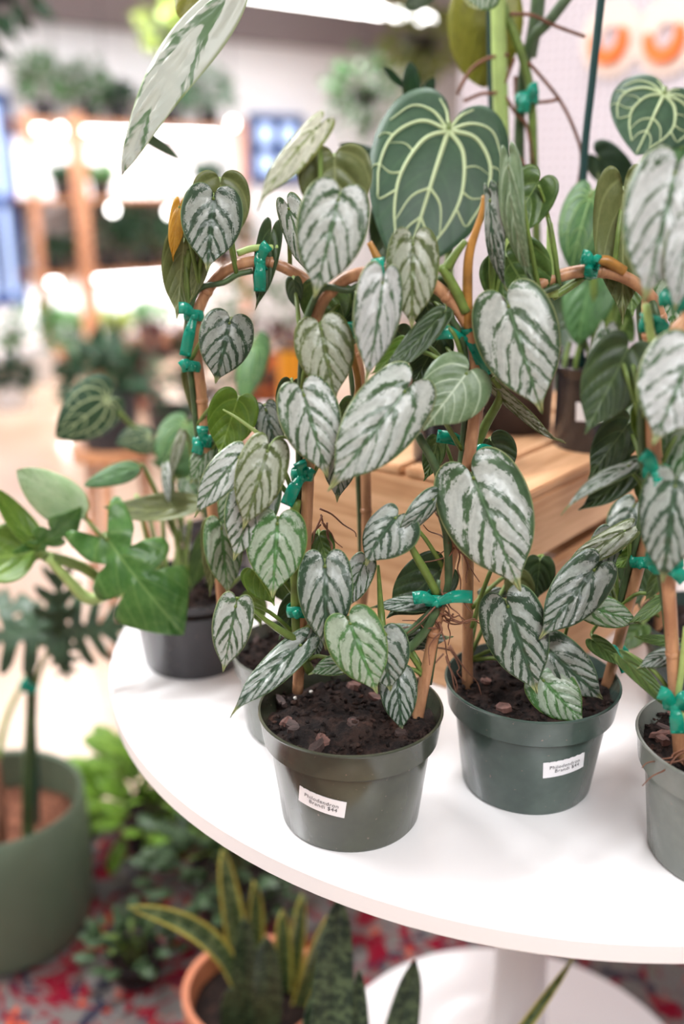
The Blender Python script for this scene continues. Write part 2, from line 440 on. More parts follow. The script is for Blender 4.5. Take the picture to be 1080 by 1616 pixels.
def leaf_geo(L, Wd, shape='heart', bend=.06, cup=.10, wav=.016, quilt=.019, thick=.0005, nt=7, k=3, twist=0, curl=0, arc=0, fold=None):
    """two-sided leaf; local y = midrib, z = upper face. returns verts, faces, mats, uv_leaf, uv_edge"""
    out = [Vector(p) for p in SHAPES[shape]]
    pts = out if shape == 'lobed' and k < 2 else catmull(out, k)
    rnd = rng.random(); ph = rng.random() * 6
    if fold is None: fold = rng.uniform(-.02, .10) if shape in ('heart', 'split') else 0
    tipd = rng.uniform(-.02, .12) if shape == 'heart' else 0
    V = []; UL = []; UE = []
    def surf(x, y, t):
        z = bend * L * 4 * y * (1 - y) if y > 0 else bend * L * 4 * y * .6
        z -= cup * Wd * (x * x) * .5
        z += fold * Wd * abs(x) + tipd * L * max(0, y - .72) ** 2 * 6 * -1
        z += wav * L * math.sin(7 * y + ph + (1.3 if x > 0 else 0)) * t * t
        q = y - (min(.8, max(0, y + .12)) * .9 + .1) * abs(x) ** 1.15
        z += quilt * L * math.cos(2 * math.pi * (q * 4.8 + rnd * 3)) * -1 * math.sin(math.pi * min(t, 1)) 
        z -= .012 * L * math.exp(-(x / .08) ** 2)
        z -= curl * L * max(0, y - .7) ** 2 * 4
        px, py = x * Wd / 2 + arc * L * 4 * y * (1 - y), y * L
        if twist:
            a = twist * y; px, z = px * math.cos(a) - z * math.sin(a), px * math.sin(a) + z * math.cos(a)
        return (px, py, z)
    n = len(pts); idx = {}
    for sgn in (1, -1):
        for i, p in enumerate(pts):
            for j in range(nt + 1):
                t = j / nt
                if sgn == -1 and j == 0: idx[sgn, i, j] = idx[1, i, 0]; continue
                x = sgn * max(p.x, 0) * t; y = p.z + (p.y - p.z) * t
                idx[sgn, i, j] = len(V); V.append(surf(x, y, t)); UL.append((x * .5 + .5, y)); UE.append((t, rnd))
    F = []
    for sgn in (1, -1):
        for i in range(n - 1):
            for j in range(nt):
                q = [idx[sgn, i, j], idx[sgn, i, j + 1], idx[sgn, i + 1, j + 1], idx[sgn, i + 1, j]]
                if sgn == -1: q = q[::-1]
                F += [[q[0], q[1], q[2]], [q[0], q[2], q[3]]]
    m = len(V); nf = len(F)
    V2 = V + [(x, y, z - thick) for x, y, z in V]
    F2 = F + [[a + m for a in q[::-1]] for q in F]
    for sgn in (1, -1):
        for i in range(n - 1):
            a, b = idx[sgn, i, nt], idx[sgn, i + 1, nt]
            F2.append([a, a + m, b + m, b] if sgn == 1 else [b, b + m, a + m, a])
    mi = [0] * nf + [1] * nf + [0] * (len(F2) - 2 * nf)
    return V2, F2, mi, UL + UL, UE + UE, surf
def leaf_mesh(name, g, mats):
    me = bpy.data.meshes.new(name); me.from_pydata(g[0], [], g[1])
    for nm, data in (('leaf', g[3]), ('edge', g[4])):
        uv = me.uv_layers.new(name=nm)
        for l in me.loops: uv.data[l.index].uv = data[l.vertex_index]
    for p in me.polygons: p.use_smooth = True; p.material_index = g[2][p.index]
    for k in mats: me.materials.append(MAT[k])
    me.validate(clean_customdata=False); return me
FACES = {'s': ('brandi', 'under_olive'), 'd': ('brandi_dark', 'under_dark'), 'o': ('brandi_olive', 'under_olive'), 'w': ('brandi_bright', 'under_olive'),
         'g': ('brandi_green', 'under_green'), 'p': ('brandi_pale', 'under_olive'), 'bo': ('brandi', 'under_olive'), 'bg': ('brandi_green', 'under_green'),
         'bd': ('brandi_dark', 'under_dark'), 'bb': ('brandi_green', 'under_bright'), 'sh': ('green_sheen', 'under_dark'), 'y': ('leaf_yellow', 'leaf_yellow'),
         'an': ('anthurium', 'anthurium_green'), 'ag': ('anthurium_green', 'under_green'), 'sp': ('split_green', 'under_green'), 'spp': ('split_pale', 'under_olive'),
         'lo': ('lobed_dark', 'lobed_dark'), 'zz': ('zz_leaf', 'zz_leaf'), 'va': ('variegated', 'variegated'), 'sn': ('snake_leaf', 'snake_leaf'), 'sd': ('snake_dark', 'snake_dark'),
         'ol': ('olive_backlit', 'olive_backlit')}
def leaf(parent, b, t, w, Yb, Yt=None, style='s', rot=0, shape='heart', stem=None, veins=False, petiole=True, pr=.0014, pmat='stem_green', **kw):
    """leaf whose notch is seen at pixel b and tip at pixel t, w pixels wide; Yb, Yt = distance of notch and tip, rot = turn about the midrib"""
    if Yt is None: Yt = Yb - .012
    B, T = P(*b, Yb), P(*t, Yt); L = (T - B).length; yd = (T - B) / L
    v = CAM - (B + T) / 2; z = (v - yd * v.dot(yd)).normalized()
    z = Matrix.Rotation(math.radians(rot), 3, yd) @ z
    if style[0] == 'b': z = -z
    x = yd.cross(z)
    Wd = w * depth((B + T) / 2) / FPX / max(.3, math.cos(math.radians(rot)))
    kw.setdefault('bend', rng.uniform(.03, .10)); kw.setdefault('cup', rng.uniform(.15, .5))
    if veins: kw.update(quilt=0, wav=0, fold=.0)
    g = leaf_geo(L, Wd, shape, **kw)
    mw = Matrix((x, yd, z)).transposed().to_4x4(); mw.translation = B
    o = link('leaf', leaf_mesh('leaf', g, FACES[style]), [], parent, mw)
    if veins:
        bm = bmesh.new()
        for pl, r in veins:
            tube_bm(bm, [Vector(g[5](a, c, min(1, abs(a)))) + Vector((0, 0, .0002)) for a, c in catmull2(pl)], (r * Wd, r * .35 * Wd), 5, 2)
        from_bm('vein', bm, 'vein_pale' if style == 'an' else 'vein_green', o, mw)
    if petiole and stem is not None:
        if isinstance(stem, list):   # attach to the nearest point of the vine, somewhat lower
            q = min(stem, key=lambda s: (s - (B + Vector((0, .01, -.045)))).length)
        else: q = stem
        back = -z if style[0] != 'b' else z
        mid1 = B - yd * .004 + (back * .012)
        mid2 = B * .45 + q * .55 + Vector((0, 0, .010))
        tube('petiole', [B, mid1, mid2, q], (pr, pr * 1.5), pmat, o, 6, 4)
    return o
def catmull2(pl): return [(p.x, p.y) for p in catmull([Vector((a, b, 0)) for a, b in pl], 4)]
ANTH = []
for s in (1, -1):
    ANTH += [([(0, 0), (.30 * s, .12), (.46 * s, .38), (.40 * s, .62), (.2 * s, .85)], 0.0187),
             ([(0, 0), (.42 * s, -.01), (.74 * s, .14), (.80 * s, .36), (.68 * s, .58)], 0.0187),
             ([(0, 0), (.30 * s, -.10), (.62 * s, -.10), (.86 * s, .04)], 0.0150),
             ([(0, 0), (.10 * s, -.12), (.26 * s, -.2)], 0.0150),
             ([(0, .42), (.22 * s, .52), (.34 * s, .70)], 0.0112), ([(0, .62), (.14 * s, .72), (.2 * s, .85)], 0.0094),
             ([(.46 * s, .38), (.62 * s, .40), (.80 * s, .36)], 0.0094), ([(.45 * s, .50), (.62 * s, .58), (.68 * s, .58)], 0.0094),
             ([(.38 * s, .22), (.55 * s, .18), (.76 * s, .2)], 0.0075), ([(.74 * s, .14), (.88 * s, .14), (.95 * s, .18)], 0.0075),
             ([(.80 * s, .36), (.88 * s, .38), (.93 * s, .42)], 0.0075)]
ANTH.append(([(0, 0), (.005, .3), (0, .6), (0, .97)], .022))

# ------------------------------------------------------------------ structure
def struct(o): o['kind'] = 'structure'; return o
def quad_box(name, e0, e1, n0, n1, z0, z1, mat):
    c = R((e0 + e1) / 2, (n0 + n1) / 2, (z0 + z1) / 2)
    return struct(box(name, c, (e1 - e0, n1 - n0, z1 - z0), mat, None, ROOMROT, 0))
NB = -7.06
# floor, ceiling: the box axes follow the room (local x = E1, local y = -NN)
def rbox(name, e0, e1, n0, n1, z0, z1, mat, parent=None, bev=0):
    c = R((e0 + e1) / 2, (n0 + n1) / 2, (z0 + z1) / 2)
    return box(name, c, (abs(e1 - e0), abs(n1 - n0), abs(z1 - z0)), mat, parent, ROOMROT, bev)
struct(rbox('floor', -5, 9, NB - .1, 4, -.1, 0, 'floor_tan'))
struct(rbox('ceiling', -5, 9, NB - .1, 4, 2.9, 3.0, 'ceiling_paint'))
struct(rbox('wall_back', -5, 9, NB - .1, NB, 0, 2.9, 'white_paint'))
wr = struct(rbox('wall_right', 2.33, 2.43, -2.23, 4, 0, 2.9, 'pegboard'))
struct(rbox('wall_far', 9, 9.1, NB - .1, 4, 0, 2.9, 'wall_paint'))
# left wall and shop front keep only piers, sill and lintel round their glazing
for nm, a in (('wall_left', ((-5.1, -5, NB, -5.2, 0, 2.9), (-5.1, -5, .2, 4, 0, 2.9), (-5.1, -5, -5.2, .2, 0, .45), (-5.1, -5, -5.2, .2, 2.55, 2.9))),
              ('wall_front', ((-5, -4.4, 4, 4.1, 0, 2.9), (2.0, 9, 4, 4.1, 0, 2.9), (-4.4, 2.0, 4, 4.1, 0, .45), (-4.4, 2.0, 4, 4.1, 2.65, 2.9)))):
    bm = bmesh.new()
    for e0, e1, n0, n1, z0, z1 in a:
        box_bm(bm, R((e0 + e1) / 2, (n0 + n1) / 2, (z0 + z1) / 2), (e1 - e0, n1 - n0, z1 - z0), Matrix.Rotation(ROOMROT, 3, 'Z'))
    struct(from_bm(nm, bm, 'wall_paint', smooth=False))
struct(rbox('trim_1', -5, 9, NB, -6.9, 2.30, 2.62, 'beam_paint'))     # soffit beam under the ceiling

# ------------------------------------------------------------------ table
TC = Vector((.25, 1.12, 0)); TR = .525
tb = thing('pedestal_table', TC, 'round white pedestal table carrying the potted vines', 'table')
lathe('table_top', [(0, .722), (TR - .03, .722), (TR - .006, .724), (TR, .730), (TR, .746), (TR - .004, .75), (0, .75)], 'table_white', tb, TC, 128)
lathe('stem', [(.05, .08), (.042, .14), (.036, .25), (.034, .45), (.04, .6), (.06, .69), (.10, .7215), (0, .7215)], 'table_white', tb, TC, 48)
lathe('foot', [(.282, .0075), (.284, .013), (.27, .018), (.18, .028), (.10, .045), (.065, .068), (.05, .081), (0, .081)], 'table_white', tb, TC, 96)

rugo = tag(box('rug', (.15, 1.0, .0035), (2.5, 1.52, .007), 'rug_weave', None, 0, .002), 'red and grey patterned rug under the round table', 'rug')

# ------------------------------------------------------------------ pots
def pot_prof(rt, rb, H, collar=.028, lip=.0022):
    rn = rb + (rt - .007 - rb) * (1 - collar / H)   # wall radius just under the collar
    return [(0, .003), (rb - .008, .003), (rb - .006, 0), (rb - .002, 0), (rb, .003), (rn, H - collar - .002), (rt - .004, H - collar + .003), (rt - .001, H - .003), (rt, H - .001), (rt - .0005, H),
            (rt - lip, H), (rt - lip - .001, H - .004), (rn - .004, H - collar), (rb - .004, .012), (0, .012)], rn
def add_pot(root, x, y, z, rt, rb, H, mat, collar=.028, fill=.014, soilmat='soil', seed=1, chips=6):
    prof, rn = pot_prof(rt, rb, H, collar)
    lathe('pot', prof, mat, root, (x, y, z), 72)
    # soil: bumpy disc with a skirt
    r = rt - .0035 - (fill / max(collar, .001)) * .003; bm = bmesh.new(); rg = random.Random(seed)
    zt = z + H - fill
    rows = 16; rings = []
    for i in range(rows + 1):
        rr = r * i / rows
        if i == 0: rings.append([bm.verts.new((0, 0, .004))]); continue
        rings.append([bm.verts.new((rr * math.cos(a), rr * math.sin(a), (.006 * (1 - (i / rows) ** 2) + .0075 * mnoise.noise(Vector((rr * math.cos(a) * 55 + seed, rr * math.sin(a) * 55, seed))) + .004 * mnoise.noise(Vector((rr * math.cos(a) * 160 + seed, rr * math.sin(a) * 160, 3)))) * (1 if i < rows else .3)))
                      for a in [2 * math.pi * q / 56 for q in range(56)]])
    rings.append([bm.verts.new((v.co.x, v.co.y, -.006)) for v in rings[-1]])
    for q in range(56): bm.faces.new((rings[0][0], rings[1][q], rings[1][(q + 1) % 56]))
    for A, B in zip(rings[1:], rings[2:]):
        for q in range(56): bm.faces.new((A[q], B[q], B[(q + 1) % 56], A[(q + 1) % 56]))
    so = from_bm('soil', bm, soilmat, root, Matrix.Translation((x, y, zt)))
    for i in range(chips):
        a = rg.uniform(0, 6.28); d = r * math.sqrt(rg.uniform(.02, .8)); per = i % 5 == 4
        bm = bmesh.new()
        if per:
            bmesh.ops.create_icosphere(bm, subdivisions=2, radius=.0017)
        else:   # flat splinter of bark with a jagged outline
            w1, w2, th = rg.uniform(.006, .014), rg.uniform(.003, .007), rg.uniform(.0012, .003); m_ = 9
            ol = [(w1 * math.cos(q * 6.283 / m_) * rg.uniform(.7, 1.15), w2 * math.sin(q * 6.283 / m_) * rg.uniform(.7, 1.15)) for q in range(m_)]
            lo = [bm.verts.new((x_, y_, -th)) for x_, y_ in ol]; hi = [bm.verts.new((x_ * .85, y_ * .85, th * rg.uniform(.4, 1.3))) for x_, y_ in ol]
            bm.faces.new(lo[::-1]); bm.faces.new(hi)
            for q in range(m_): bm.faces.new((lo[q], lo[(q + 1) % m_], hi[(q + 1) % m_], hi[q]))
        from_bm('perlite' if per else 'bark_chip', bm, 'perlite' if per else ('bark', 'bark_dark')[i % 2], so,
                Matrix.Translation((x + d * math.cos(a), y + d * math.sin(a), zt + .0065)) @ Matrix.Rotation(rg.uniform(0, 6), 4, 'Z') @ Matrix.Rotation(rg.uniform(-.35, .35), 4, 'X'), smooth=per)
    if chips > 5:
        bm = bmesh.new()
        for i in range(240):
            a = rg.uniform(0, 6.28); d = r * .96 * math.sqrt(rg.random()); sz = rg.uniform(.0008, .0034)
            g_ = bmesh.ops.create_icosphere(bm, subdivisions=1, radius=sz); of = Vector((d * math.cos(a), d * math.sin(a), .004 + .004 * (1 - (d / r) ** 2)))
            sv = Vector((rg.uniform(.6, 1.8), rg.uniform(.5, 1), rg.uniform(.5, .9))); an = rg.uniform(0, 6)
            for v in g_['verts']:
                p_ = v.co * (1 + .5 * mnoise.noise(v.co * 900 + of * 70)); p_ = Vector((p_.x * sv.x, p_.y * sv.y, p_.z * sv.z))
                v.co = Matrix.Rotation(an, 3, 'Z') @ p_ + of
        from_bm('crumbs', bm, 'soil', so, Matrix.Translation((x, y, zt)), smooth=False)['kind'] = 'stuff'
    return zt
def text_mesh(body, size, space=1.0):
    cu = bpy.data.curves.new('lettering', 'FONT'); cu.body = body; cu.size = size; cu.align_x = 'LEFT'; cu.resolution_u = 3; cu.space_line = .85; cu.space_character = 1.08; cu.offset = 0
    o = bpy.data.objects.new('lettering_tmp', cu); COL.objects.link(o)
    bpy.context.view_layer.update()
    me = bpy.data.meshes.new_from_object(o.evaluated_get(bpy.context.evaluated_depsgraph_get()))
    bpy.data.objects.remove(o); bpy.data.curves.remove(cu); return me
def price_label(root, x, y, z, rt, rb, H, ang, zc, w, h, tilt, body, collar=.028):
    """sticker wrapped round the pot wall; ang = azimuth in radians, zc = height of its centre"""
    _, rn = pot_prof(rt, rb, H, collar)
    def wrap(u, v, off):
        u, v = u * math.cos(tilt) - v * math.sin(tilt), u * math.sin(tilt) + v * math.cos(tilt)
        zz = zc + v; r = rb + (rn - rb) * (zz / (H - collar)) + off; a = ang + u / r
        return Vector((x + r * math.cos(a), y + r * math.sin(a), z + zz))
    bm = bmesh.new(); n = 14; top = []
    for layer in (.0006, .0001):
        g = [[bm.verts.new(wrap(-w / 2 + w * i / n, -h / 2 + h * j / 2, layer)) for j in range(3)] for i in range(n + 1)]
        for i in range(n):
            for j in range(2): bm.faces.new((g[i][j], g[i + 1][j], g[i + 1][j + 1], g[i][j + 1]))
        top.append(g)
    o = from_bm('price_label', bm, 'paper', root)
    if body:
        me = text_mesh(body, h * .34)
        xs = [v.co.x for v in me.vertices]; ys = [v.co.y for v in me.vertices]; cx, cy = (min(xs) + max(xs)) / 2, (min(ys) + max(ys)) / 2
        sx = w * .72 / (max(xs) - min(xs))
        for v in me.vertices: v.co = wrap((v.co.x - cx) * sx, (v.co.y - cy) * sx, .0009)
        me.materials.clear(); link('lettering', me, 'ink', o)

# ------------------------------------------------------------------ ties
def ribbon_bm(bm, pts, w, nrm):
    cp = catmull(pts, 4); n = len(cp); A = []
    for i, p in enumerate(cp):
        d = (cp[min(i + 1, n - 1)] - cp[max(i - 1, 0)]).normalized(); s = d.cross(nrm).normalized()
        ww = w * (.55 + .45 * min(1, i / n * 2)); tw = .0012 * math.sin(i * 1.7)
        A.append([bm.verts.new(p + s * ww / 2 + nrm * tw), bm.verts.new(p + nrm * .0012), bm.verts.new(p - s * ww / 2 - nrm * tw),
                  bm.verts.new(p - s * ww / 2 - nrm * (tw + .0004)), bm.verts.new(p + nrm * .0006), bm.verts.new(p + s * ww / 2 + nrm * (tw - .0004))])
    for a, b in zip(A, A[1:]):
        for q in range(6): bm.faces.new((a[q], a[(q + 1) % 6], b[(q + 1) % 6], b[q]))
    bm.faces.new(A[0][::-1]); bm.faces.new(A[-1])
def tie(root, px, Y, tails, axis=(0, 0, 1), r=.006, w=.010, knot=.0042):
    c = P(*px, Y); axis = Vector(axis).normalized(); bm = bmesh.new()
    u = axis.orthogonal().normalized(); v = axis.cross(u)
    ring = []; n = 16
    for i in range(n):
        a = 2 * math.pi * i / n; rr = r * (1 + .1 * math.sin(3 * a))
        ring.append([bm.verts.new((u * math.cos(a) + v * math.sin(a)) * (rr + dr) + axis * (h + .001 * math.sin(2 * a))) for h, dr in ((-w / 2, 0), (0, .0009), (w / 2, 0), (w / 2, -.0006), (-w / 2, -.0006))])
    for i in range(n):
        for q in range(5): bm.faces.new((ring[i][q], ring[(i + 1) % n][q], ring[(i + 1) % n][(q + 1) % 5], ring[i][(q + 1) % 5]))
    vd = (CAM - c).normalized(); kc = (vd - axis * vd.dot(axis)).normalized() * (r + .001)
    g = bmesh.ops.create_icosphere(bm, subdivisions=2, radius=knot)
    for q in g['verts']:
        q.co = q.co * (1 + .45 * mnoise.noise(q.co * 420 + c * 50)) + kc
    for tx, ty in tails:
        e = P(tx, ty, Y - .012) - c; s = kc * 1.1
        mid = s.lerp(e, .5) + vd * .005 + Vector((0, 0, .003))
        ribbon_bm(bm, [s, mid, e], w * 1.05, vd)
    return from_bm('tie', bm, 'tie_teal', root, Matrix.Translation(c))
def hoop(root, pts, r=.0050):
    """pts: (x, y, Y) pixel and distance of the bent cane"""
    w = [P(*p) for p in pts]; cp = catmull(w, 10); bm = bmesh.new(); o0 = w[0]; nodes = []
    # cane with slight nodes
    acc = 0; rad = []
    tube_bm(bm, [p - o0 for p in cp], r, 12, 1)
    for i in range(12, len(cp) - 6, 17):
        d = (cp[i + 1] - cp[i - 1]).normalized(); k = [cp[i] - o0 - d * .0022, cp[i] - o0, cp[i] - o0 + d * .0022]
        tube_bm(bm, k, (r * 1.02, r * 1.14, r * 1.02), 12, 2)
    from_bm('hoop', bm, 'bamboo', root, Matrix.Translation(o0)); return cp
def vine(root, cp, i0, i1, off=.008, r=.0026, mat='stem_dark', step=4, ph=0):
    pts = []
    for i in range(i0, i1, step):
        d = (cp[min(i + 1, len(cp) - 1)] - cp[max(i - 1, 0)]).normalized(); u = d.orthogonal().normalized(); v = d.cross(u); a = i * .05 + ph
        pts.append(cp[i] + (u * math.cos(a) + v * math.sin(a)) * off)
    tube('vine', pts, r, mat, root, 8, 4); return pts
def roots(root, px, Y, n, spread, seed):
    rg = random.Random(seed)
    for i in range(n):
        p = P(px[0] + rg.uniform(-spread, spread) * .5, px[1] + rg.uniform(-spread, spread), Y); pts = [p]
        d = Vector((rg.uniform(-1, 1), rg.uniform(-.6, .3), rg.uniform(-1.2, .3))).normalized()
        for k in range(4):
            p = p + d * .008 + Vector((rg.uniform(-1, 1), rg.uniform(-1, 1), rg.uniform(-1, .6))) * .005; pts.append(p)
        tube('aerial_root', pts, (.0009, .0004), 'root_brown', root, 5, 3)
def pxt(root, name, pts, r, mat, sides=8): return tube(name, [P(*p) for p in pts], r, mat, root, sides)

ZT = .75
G_B = 'silver-leaved vines on cane hoops'
# ------------------------------------------------------------------ front vine (olive pot, centre)
A = (.0075, .756); a = thing('potted_vine', (A[0], A[1], ZT), 'silver-leaved vine in olive-green plastic pot nearest the table edge, label tilted', 'potted plant', G_B)
add_pot(a, *A, ZT, .0795, .0605, .105, 'pot_olive', seed=3, chips=16)
price_label(a, *A, ZT, .0795, .0605, .105, math.radians(-90 - 22), .050, .042, .0165, -.16, 'Philodendron\n   Brandi $44')
hp = hoop(a, [(470, 1092, .778), (478, 950, .776), (486, 770, .772), (490, 620, .77), (499, 500, .768), (540, 444, .766), (598, 429, .765), (655, 436, .768), (705, 467, .772), (744, 528, .775), (752, 620, .775), (738, 740, .772), (716, 862, .768), (688, 985, .764), (656, 1150, .755)])
sA = vine(a, hp, 2, 72, ph=1); sA += vine(a, hp, 76, 138, ph=2.5, r=.003)
for q in [
 ((534, 316), (496, 472), 113, .735, .725, 's'), ((528, 253), (532, 372), 117, .77, .76, 'bo'), ((499, 203), (404, 328), 46, .75, .72, 'p', 25),
 ((507, 520), (530, 634), 94, .75, .745, 'o'), ((480, 624), (518, 756), 98, .735, .72, 's'), ((604, 447), (577, 604), 76, .73, .72, 'w', -15),
 ((652, 386), (650, 521), 84, .755, .75, 'o'), ((639, 618), (517, 776), 118, .725, .70, 's'), ((736, 590), (668, 680), 108, .75, .735, 'sh'),
 ((690, 506), (595, 602), 40, .76, .74, 'bd', 20), ((634, 545), (585, 592), 30, .765, .755, 'bb', 20), ((624, 818), (575, 893), 82, .745, .735, 'd', 25),
 ((684, 789), (617, 854), 36, .75, .74, 'd', -30), ((692, 902), (610, 976), 84, .785, .775, 'bd'), ((669, 950), (584, 958), 28, .77, .76, 'd', 30),
 ((624, 1008), (716, 1006), 42, .785, .775, 'd', 25), ((505, 848), (520, 893), 40, .795, .79, 'bg'), ((540, 692), (532, 794), 62, .775, .77, 'd'),
 ((422, 713), (383, 838), 80, .735, .72, 'o'), ((376, 722), (305, 816), 56, .75, .735, 's', 20), ((408, 768), (368, 887), 84, .745, .73, 's'),
 ((438, 827), (430, 945), 98, .735, .72, 'g'), ((372, 958), (352, 1062), 64, .725, .715, 's'), ((474, 1018), (362, 1129), 52, .745, .70, 'd', 20),
 ((402, 902), (434, 956), 48, .755, .745, 'bb', 25), ((513, 895), (515, 1028), 88, .74, .725, 'd'), ((574, 890), (547, 963), 46, .76, .755, 's', 15),
 ((553, 985), (597, 1097), 95, .715, .70, 'g'), ((602, 1005), (617, 1093), 84, .735, .725, 'd'), ((628, 1068), (634, 1157), 60, .745, .73, 'd'),
 ((546, 1044), (486, 1064), 34, .75, .74, 'g', 30), ((494, 992), (502, 1040), 32, .79, .785, 'd'), ((464, 445), (468, 490), 28, .79, .785, 'bd'), ((560, 470), (548, 560), 66, .805, .80, 'bd'), ((625, 520), (600, 585), 60, .80, .795, 'bd'), ((690, 540), (650, 610), 62, .80, .79, 'bd'), ((560, 640), (545, 705), 50, .80, .79, 'bg'), ((460, 610), (452, 680), 46, .80, .795, 'bd'), ((440, 860), (470, 930), 52, .80, .79, 'bg'), ((470, 950), (440, 1010), 46, .80, .79, 'bd'), ((670, 470), (690, 540), 52, .80, .79, 'bd'), ((516, 457), (508, 532), 84, .80, .79, 'bg')]:
    q = list(q) + [0] * (7 - len(q))
    leaf(a, q[0], q[1], q[2], q[3], q[4], q[5], q[6], stem=sA)
pxt(a, 'vine', [(660, 686, .76), (692, 748, .762), (694, 800, .762), (706, 850, .763), (704, 935, .763), (660, 985, .765), (640, 1000, .765)], .0034, 'stem_dark')
pxt(a, 'vine', [(763, 308, .765), (759, 342, .766), (741, 400, .768), (738, 460, .77), (739, 520, .772)], (.0010, .0036, .0042), 'stem_orange')
pxt(a, 'vine', [(695, 420, .765), (715, 450, .767), (736, 492, .77)], (.003, .0045), 'stem_green')
pxt(a, 'vine', [(704, 424, .772), (720, 400, .77), (735, 380, .768)], (.004, .0022), 'stem_green')
pxt(a, 'vine', [(555, 556, .765), (566, 608, .765), (556, 655, .768), (548, 690, .77)], .0026, 'stem_orange')
pxt(a, 'vine', [(596, 594, .755), (575, 630, .76), (556, 655, .768)], (.0018, .0026), 'stem_green')
pxt(a, 'vine', [(632, 820, .75), (652, 868, .752), (676, 910, .758), (690, 938, .762)], (.0011, .0036, .0036), 'stem_green')
pxt(a, 'vine', [(597, 892, .755), (602, 968, .752), (607, 1004, .735)], (.0012, .003, .002), 'stem_green')
pxt(a, 'vine', [(583, 382, .768), (595, 405, .767), (608, 430, .766)], (.0022, .0036), 'stem_orange')
pxt(a, 'vine', [(398, 962, .735), (435, 990, .745), (470, 1012, .752), (490, 1032, .76)], (.0014, .0034, .003), 'stem_green')
pxt(a, 'vine', [(468, 790, .768), (462, 840, .77), (466, 900, .772), (470, 1010, .775), (490, 1060, .775)], .0042, 'stem_green')
pxt(a, 'vine', [(697, 915, .768), (690, 960, .762), (668, 1000, .762), (640, 1030, .765)], .0040, 'stem_dark')
pxt(a, 'tendril', [(416, 720, .735), (440, 690, .75), (470, 700, .762), (484, 715, .77)], .0012, 'stem_green')
roots(a, (700, 960), .757, 16, 34, 5); roots(a, (716, 850), .76, 8, 24, 6); roots(a, (510, 815), .785, 6, 14, 8)
for px, Y, tails in [((598, 427), .765, [(588, 440)]), ((478, 747), .772, [(452, 797), (472, 728), (492, 752)]), ((688, 944), .764, [(652, 944), (746, 942)]), ((552, 523), .772, [(566, 520)]), ((470, 962), .776, [])]:
    tie(a, px, Y, tails, (1, 0, .2) if px[1] == 427 else (0, 0, 1), r=.0085)

# ------------------------------------------------------------------ second vine (green pot, right of it)
B = (.172, .806); b = thing('potted_vine', (B[0], B[1], ZT), 'silver-leaved vine in dark green pot with straight white price label, before the crate', 'potted plant', G_B)
add_pot(b, *B, ZT, .079, .059, .105, 'pot_green', seed=9, chips=9)
price_label(b, *B, ZT, .079, .059, .105, math.radians(-90 + 18), .053, .040, .0165, .1, 'Philodendron\n   Brandi $44')
hb = hoop(b, [(738, 1085, .81), (739, 900, .812), (742, 760, .81), (756, 630, .805), (778, 520, .80), (845, 453, .80), (928, 427, .80), (1000, 445, .80), (1042, 500, .80), (1046, 620, .80), (1030, 800, .80), (1010, 890, .802), (955, 1092, .815)])
sB = vine(b, hb, 2, 58, ph=.5); sB += vine(b, hb, 62, 118, ph=2, r=.003)
for q in [
 ((803, 484), (857, 655), 132, .75, .73, 's'), ((748, 755), (823, 936), 148, .745, .715, 's'), ((773, 318), (802, 468), 32, .785, .775, 'd', 40),
 ((803, 267), (843, 458), 38, .775, .765, 'sh', 35), ((848, 290), (793, 382), 78, .80, .79, 'bg'), ((802, 408), (856, 497), 112, .80, .795, 'bg'),
 ((768, 602), (892, 702), 22, .79, .77, 'o', 40), ((777, 698), (810, 750), 62, .83, .82, 'bd'), ((802, 958), (849, 1098), 104, .755, .735, 'd'),
 ((938, 900), (850, 1010), 84, .755, .735, 'd'), ((929, 956), (1014, 985), 52, .78, .77, 'g'), ((1052, 944), (988, 986), 22, .77, .76, 'bg', 20),
 ((866, 1026), (955, 1106), 76, .775, .765, 'd'), ((858, 1074), (924, 1144), 78, .765, .745, 'g'), ((852, 888), (846, 950), 52, .85, .845, 'bd'),
 ((816, 912), (836, 968), 46, .845, .84, 'bo'), ((764, 940), (814, 935), 24, .85, .845, 'd', 20), ((986, 838), (880, 906), 40, .80, .78, 'o', 20),
 ((962, 848), (930, 930), 52, .82, .81, 'd'), ((1014, 864), (966, 899), 32, .815, .805, 'bb', 15), ((984, 305), (983, 513), 92, .815, .80, 'bo'), ((786, 300), (800, 372), 30, .80, .795, 'bd', 20), ((690, 700), (670, 760), 36, .82, .815, 'bg', 20),
 ((940, 1012), (985, 1055), 30, .79, .785, 'bg', 20)]:
    q = list(q) + [0] * (7 - len(q))
    leaf(b, q[0], q[1], q[2], q[3], q[4], q[5], q[6], stem=sB)
pxt(b, 'vine', [(741, 614, .79), (752, 590, .79), (768, 556, .792)], .0046, 'stem_green')
pxt(b, 'vine', [(751, 704, .795), (768, 668, .79), (787, 634, .787), (789, 614, .785), (777, 596, .785)], (.0046, .0036, .0016), 'stem_green')
pxt(b, 'vine', [(868, 352, .80), (872, 410, .80), (873, 468, .802)], (.0022, .005, .0045), 'stem_pale')
pxt(b, 'vine', [(873, 468, .802), (900, 452, .805), (935, 425, .805)], .0036, 'stem_green')
pxt(b, 'vine', [(850, 292, .795), (862, 325, .798), (868, 360, .80)], .0013, 'stem_green')
pxt(b, 'vine', [(935, 412, .795), (958, 412, .795), (985, 428, .797)], (.0028, .0044, .004), 'stem_orange')
pxt(b, 'vine', [(900, 970, .80), (890, 1010, .80), (870, 1060, .805)], .0016, 'stem_green')
pxt(b, 'vine', [(745, 990, .80), (760, 940, .795), (775, 900, .79)], .002, 'stem_green')
roots(b, (706, 1030), .80, 6, 14, 12)
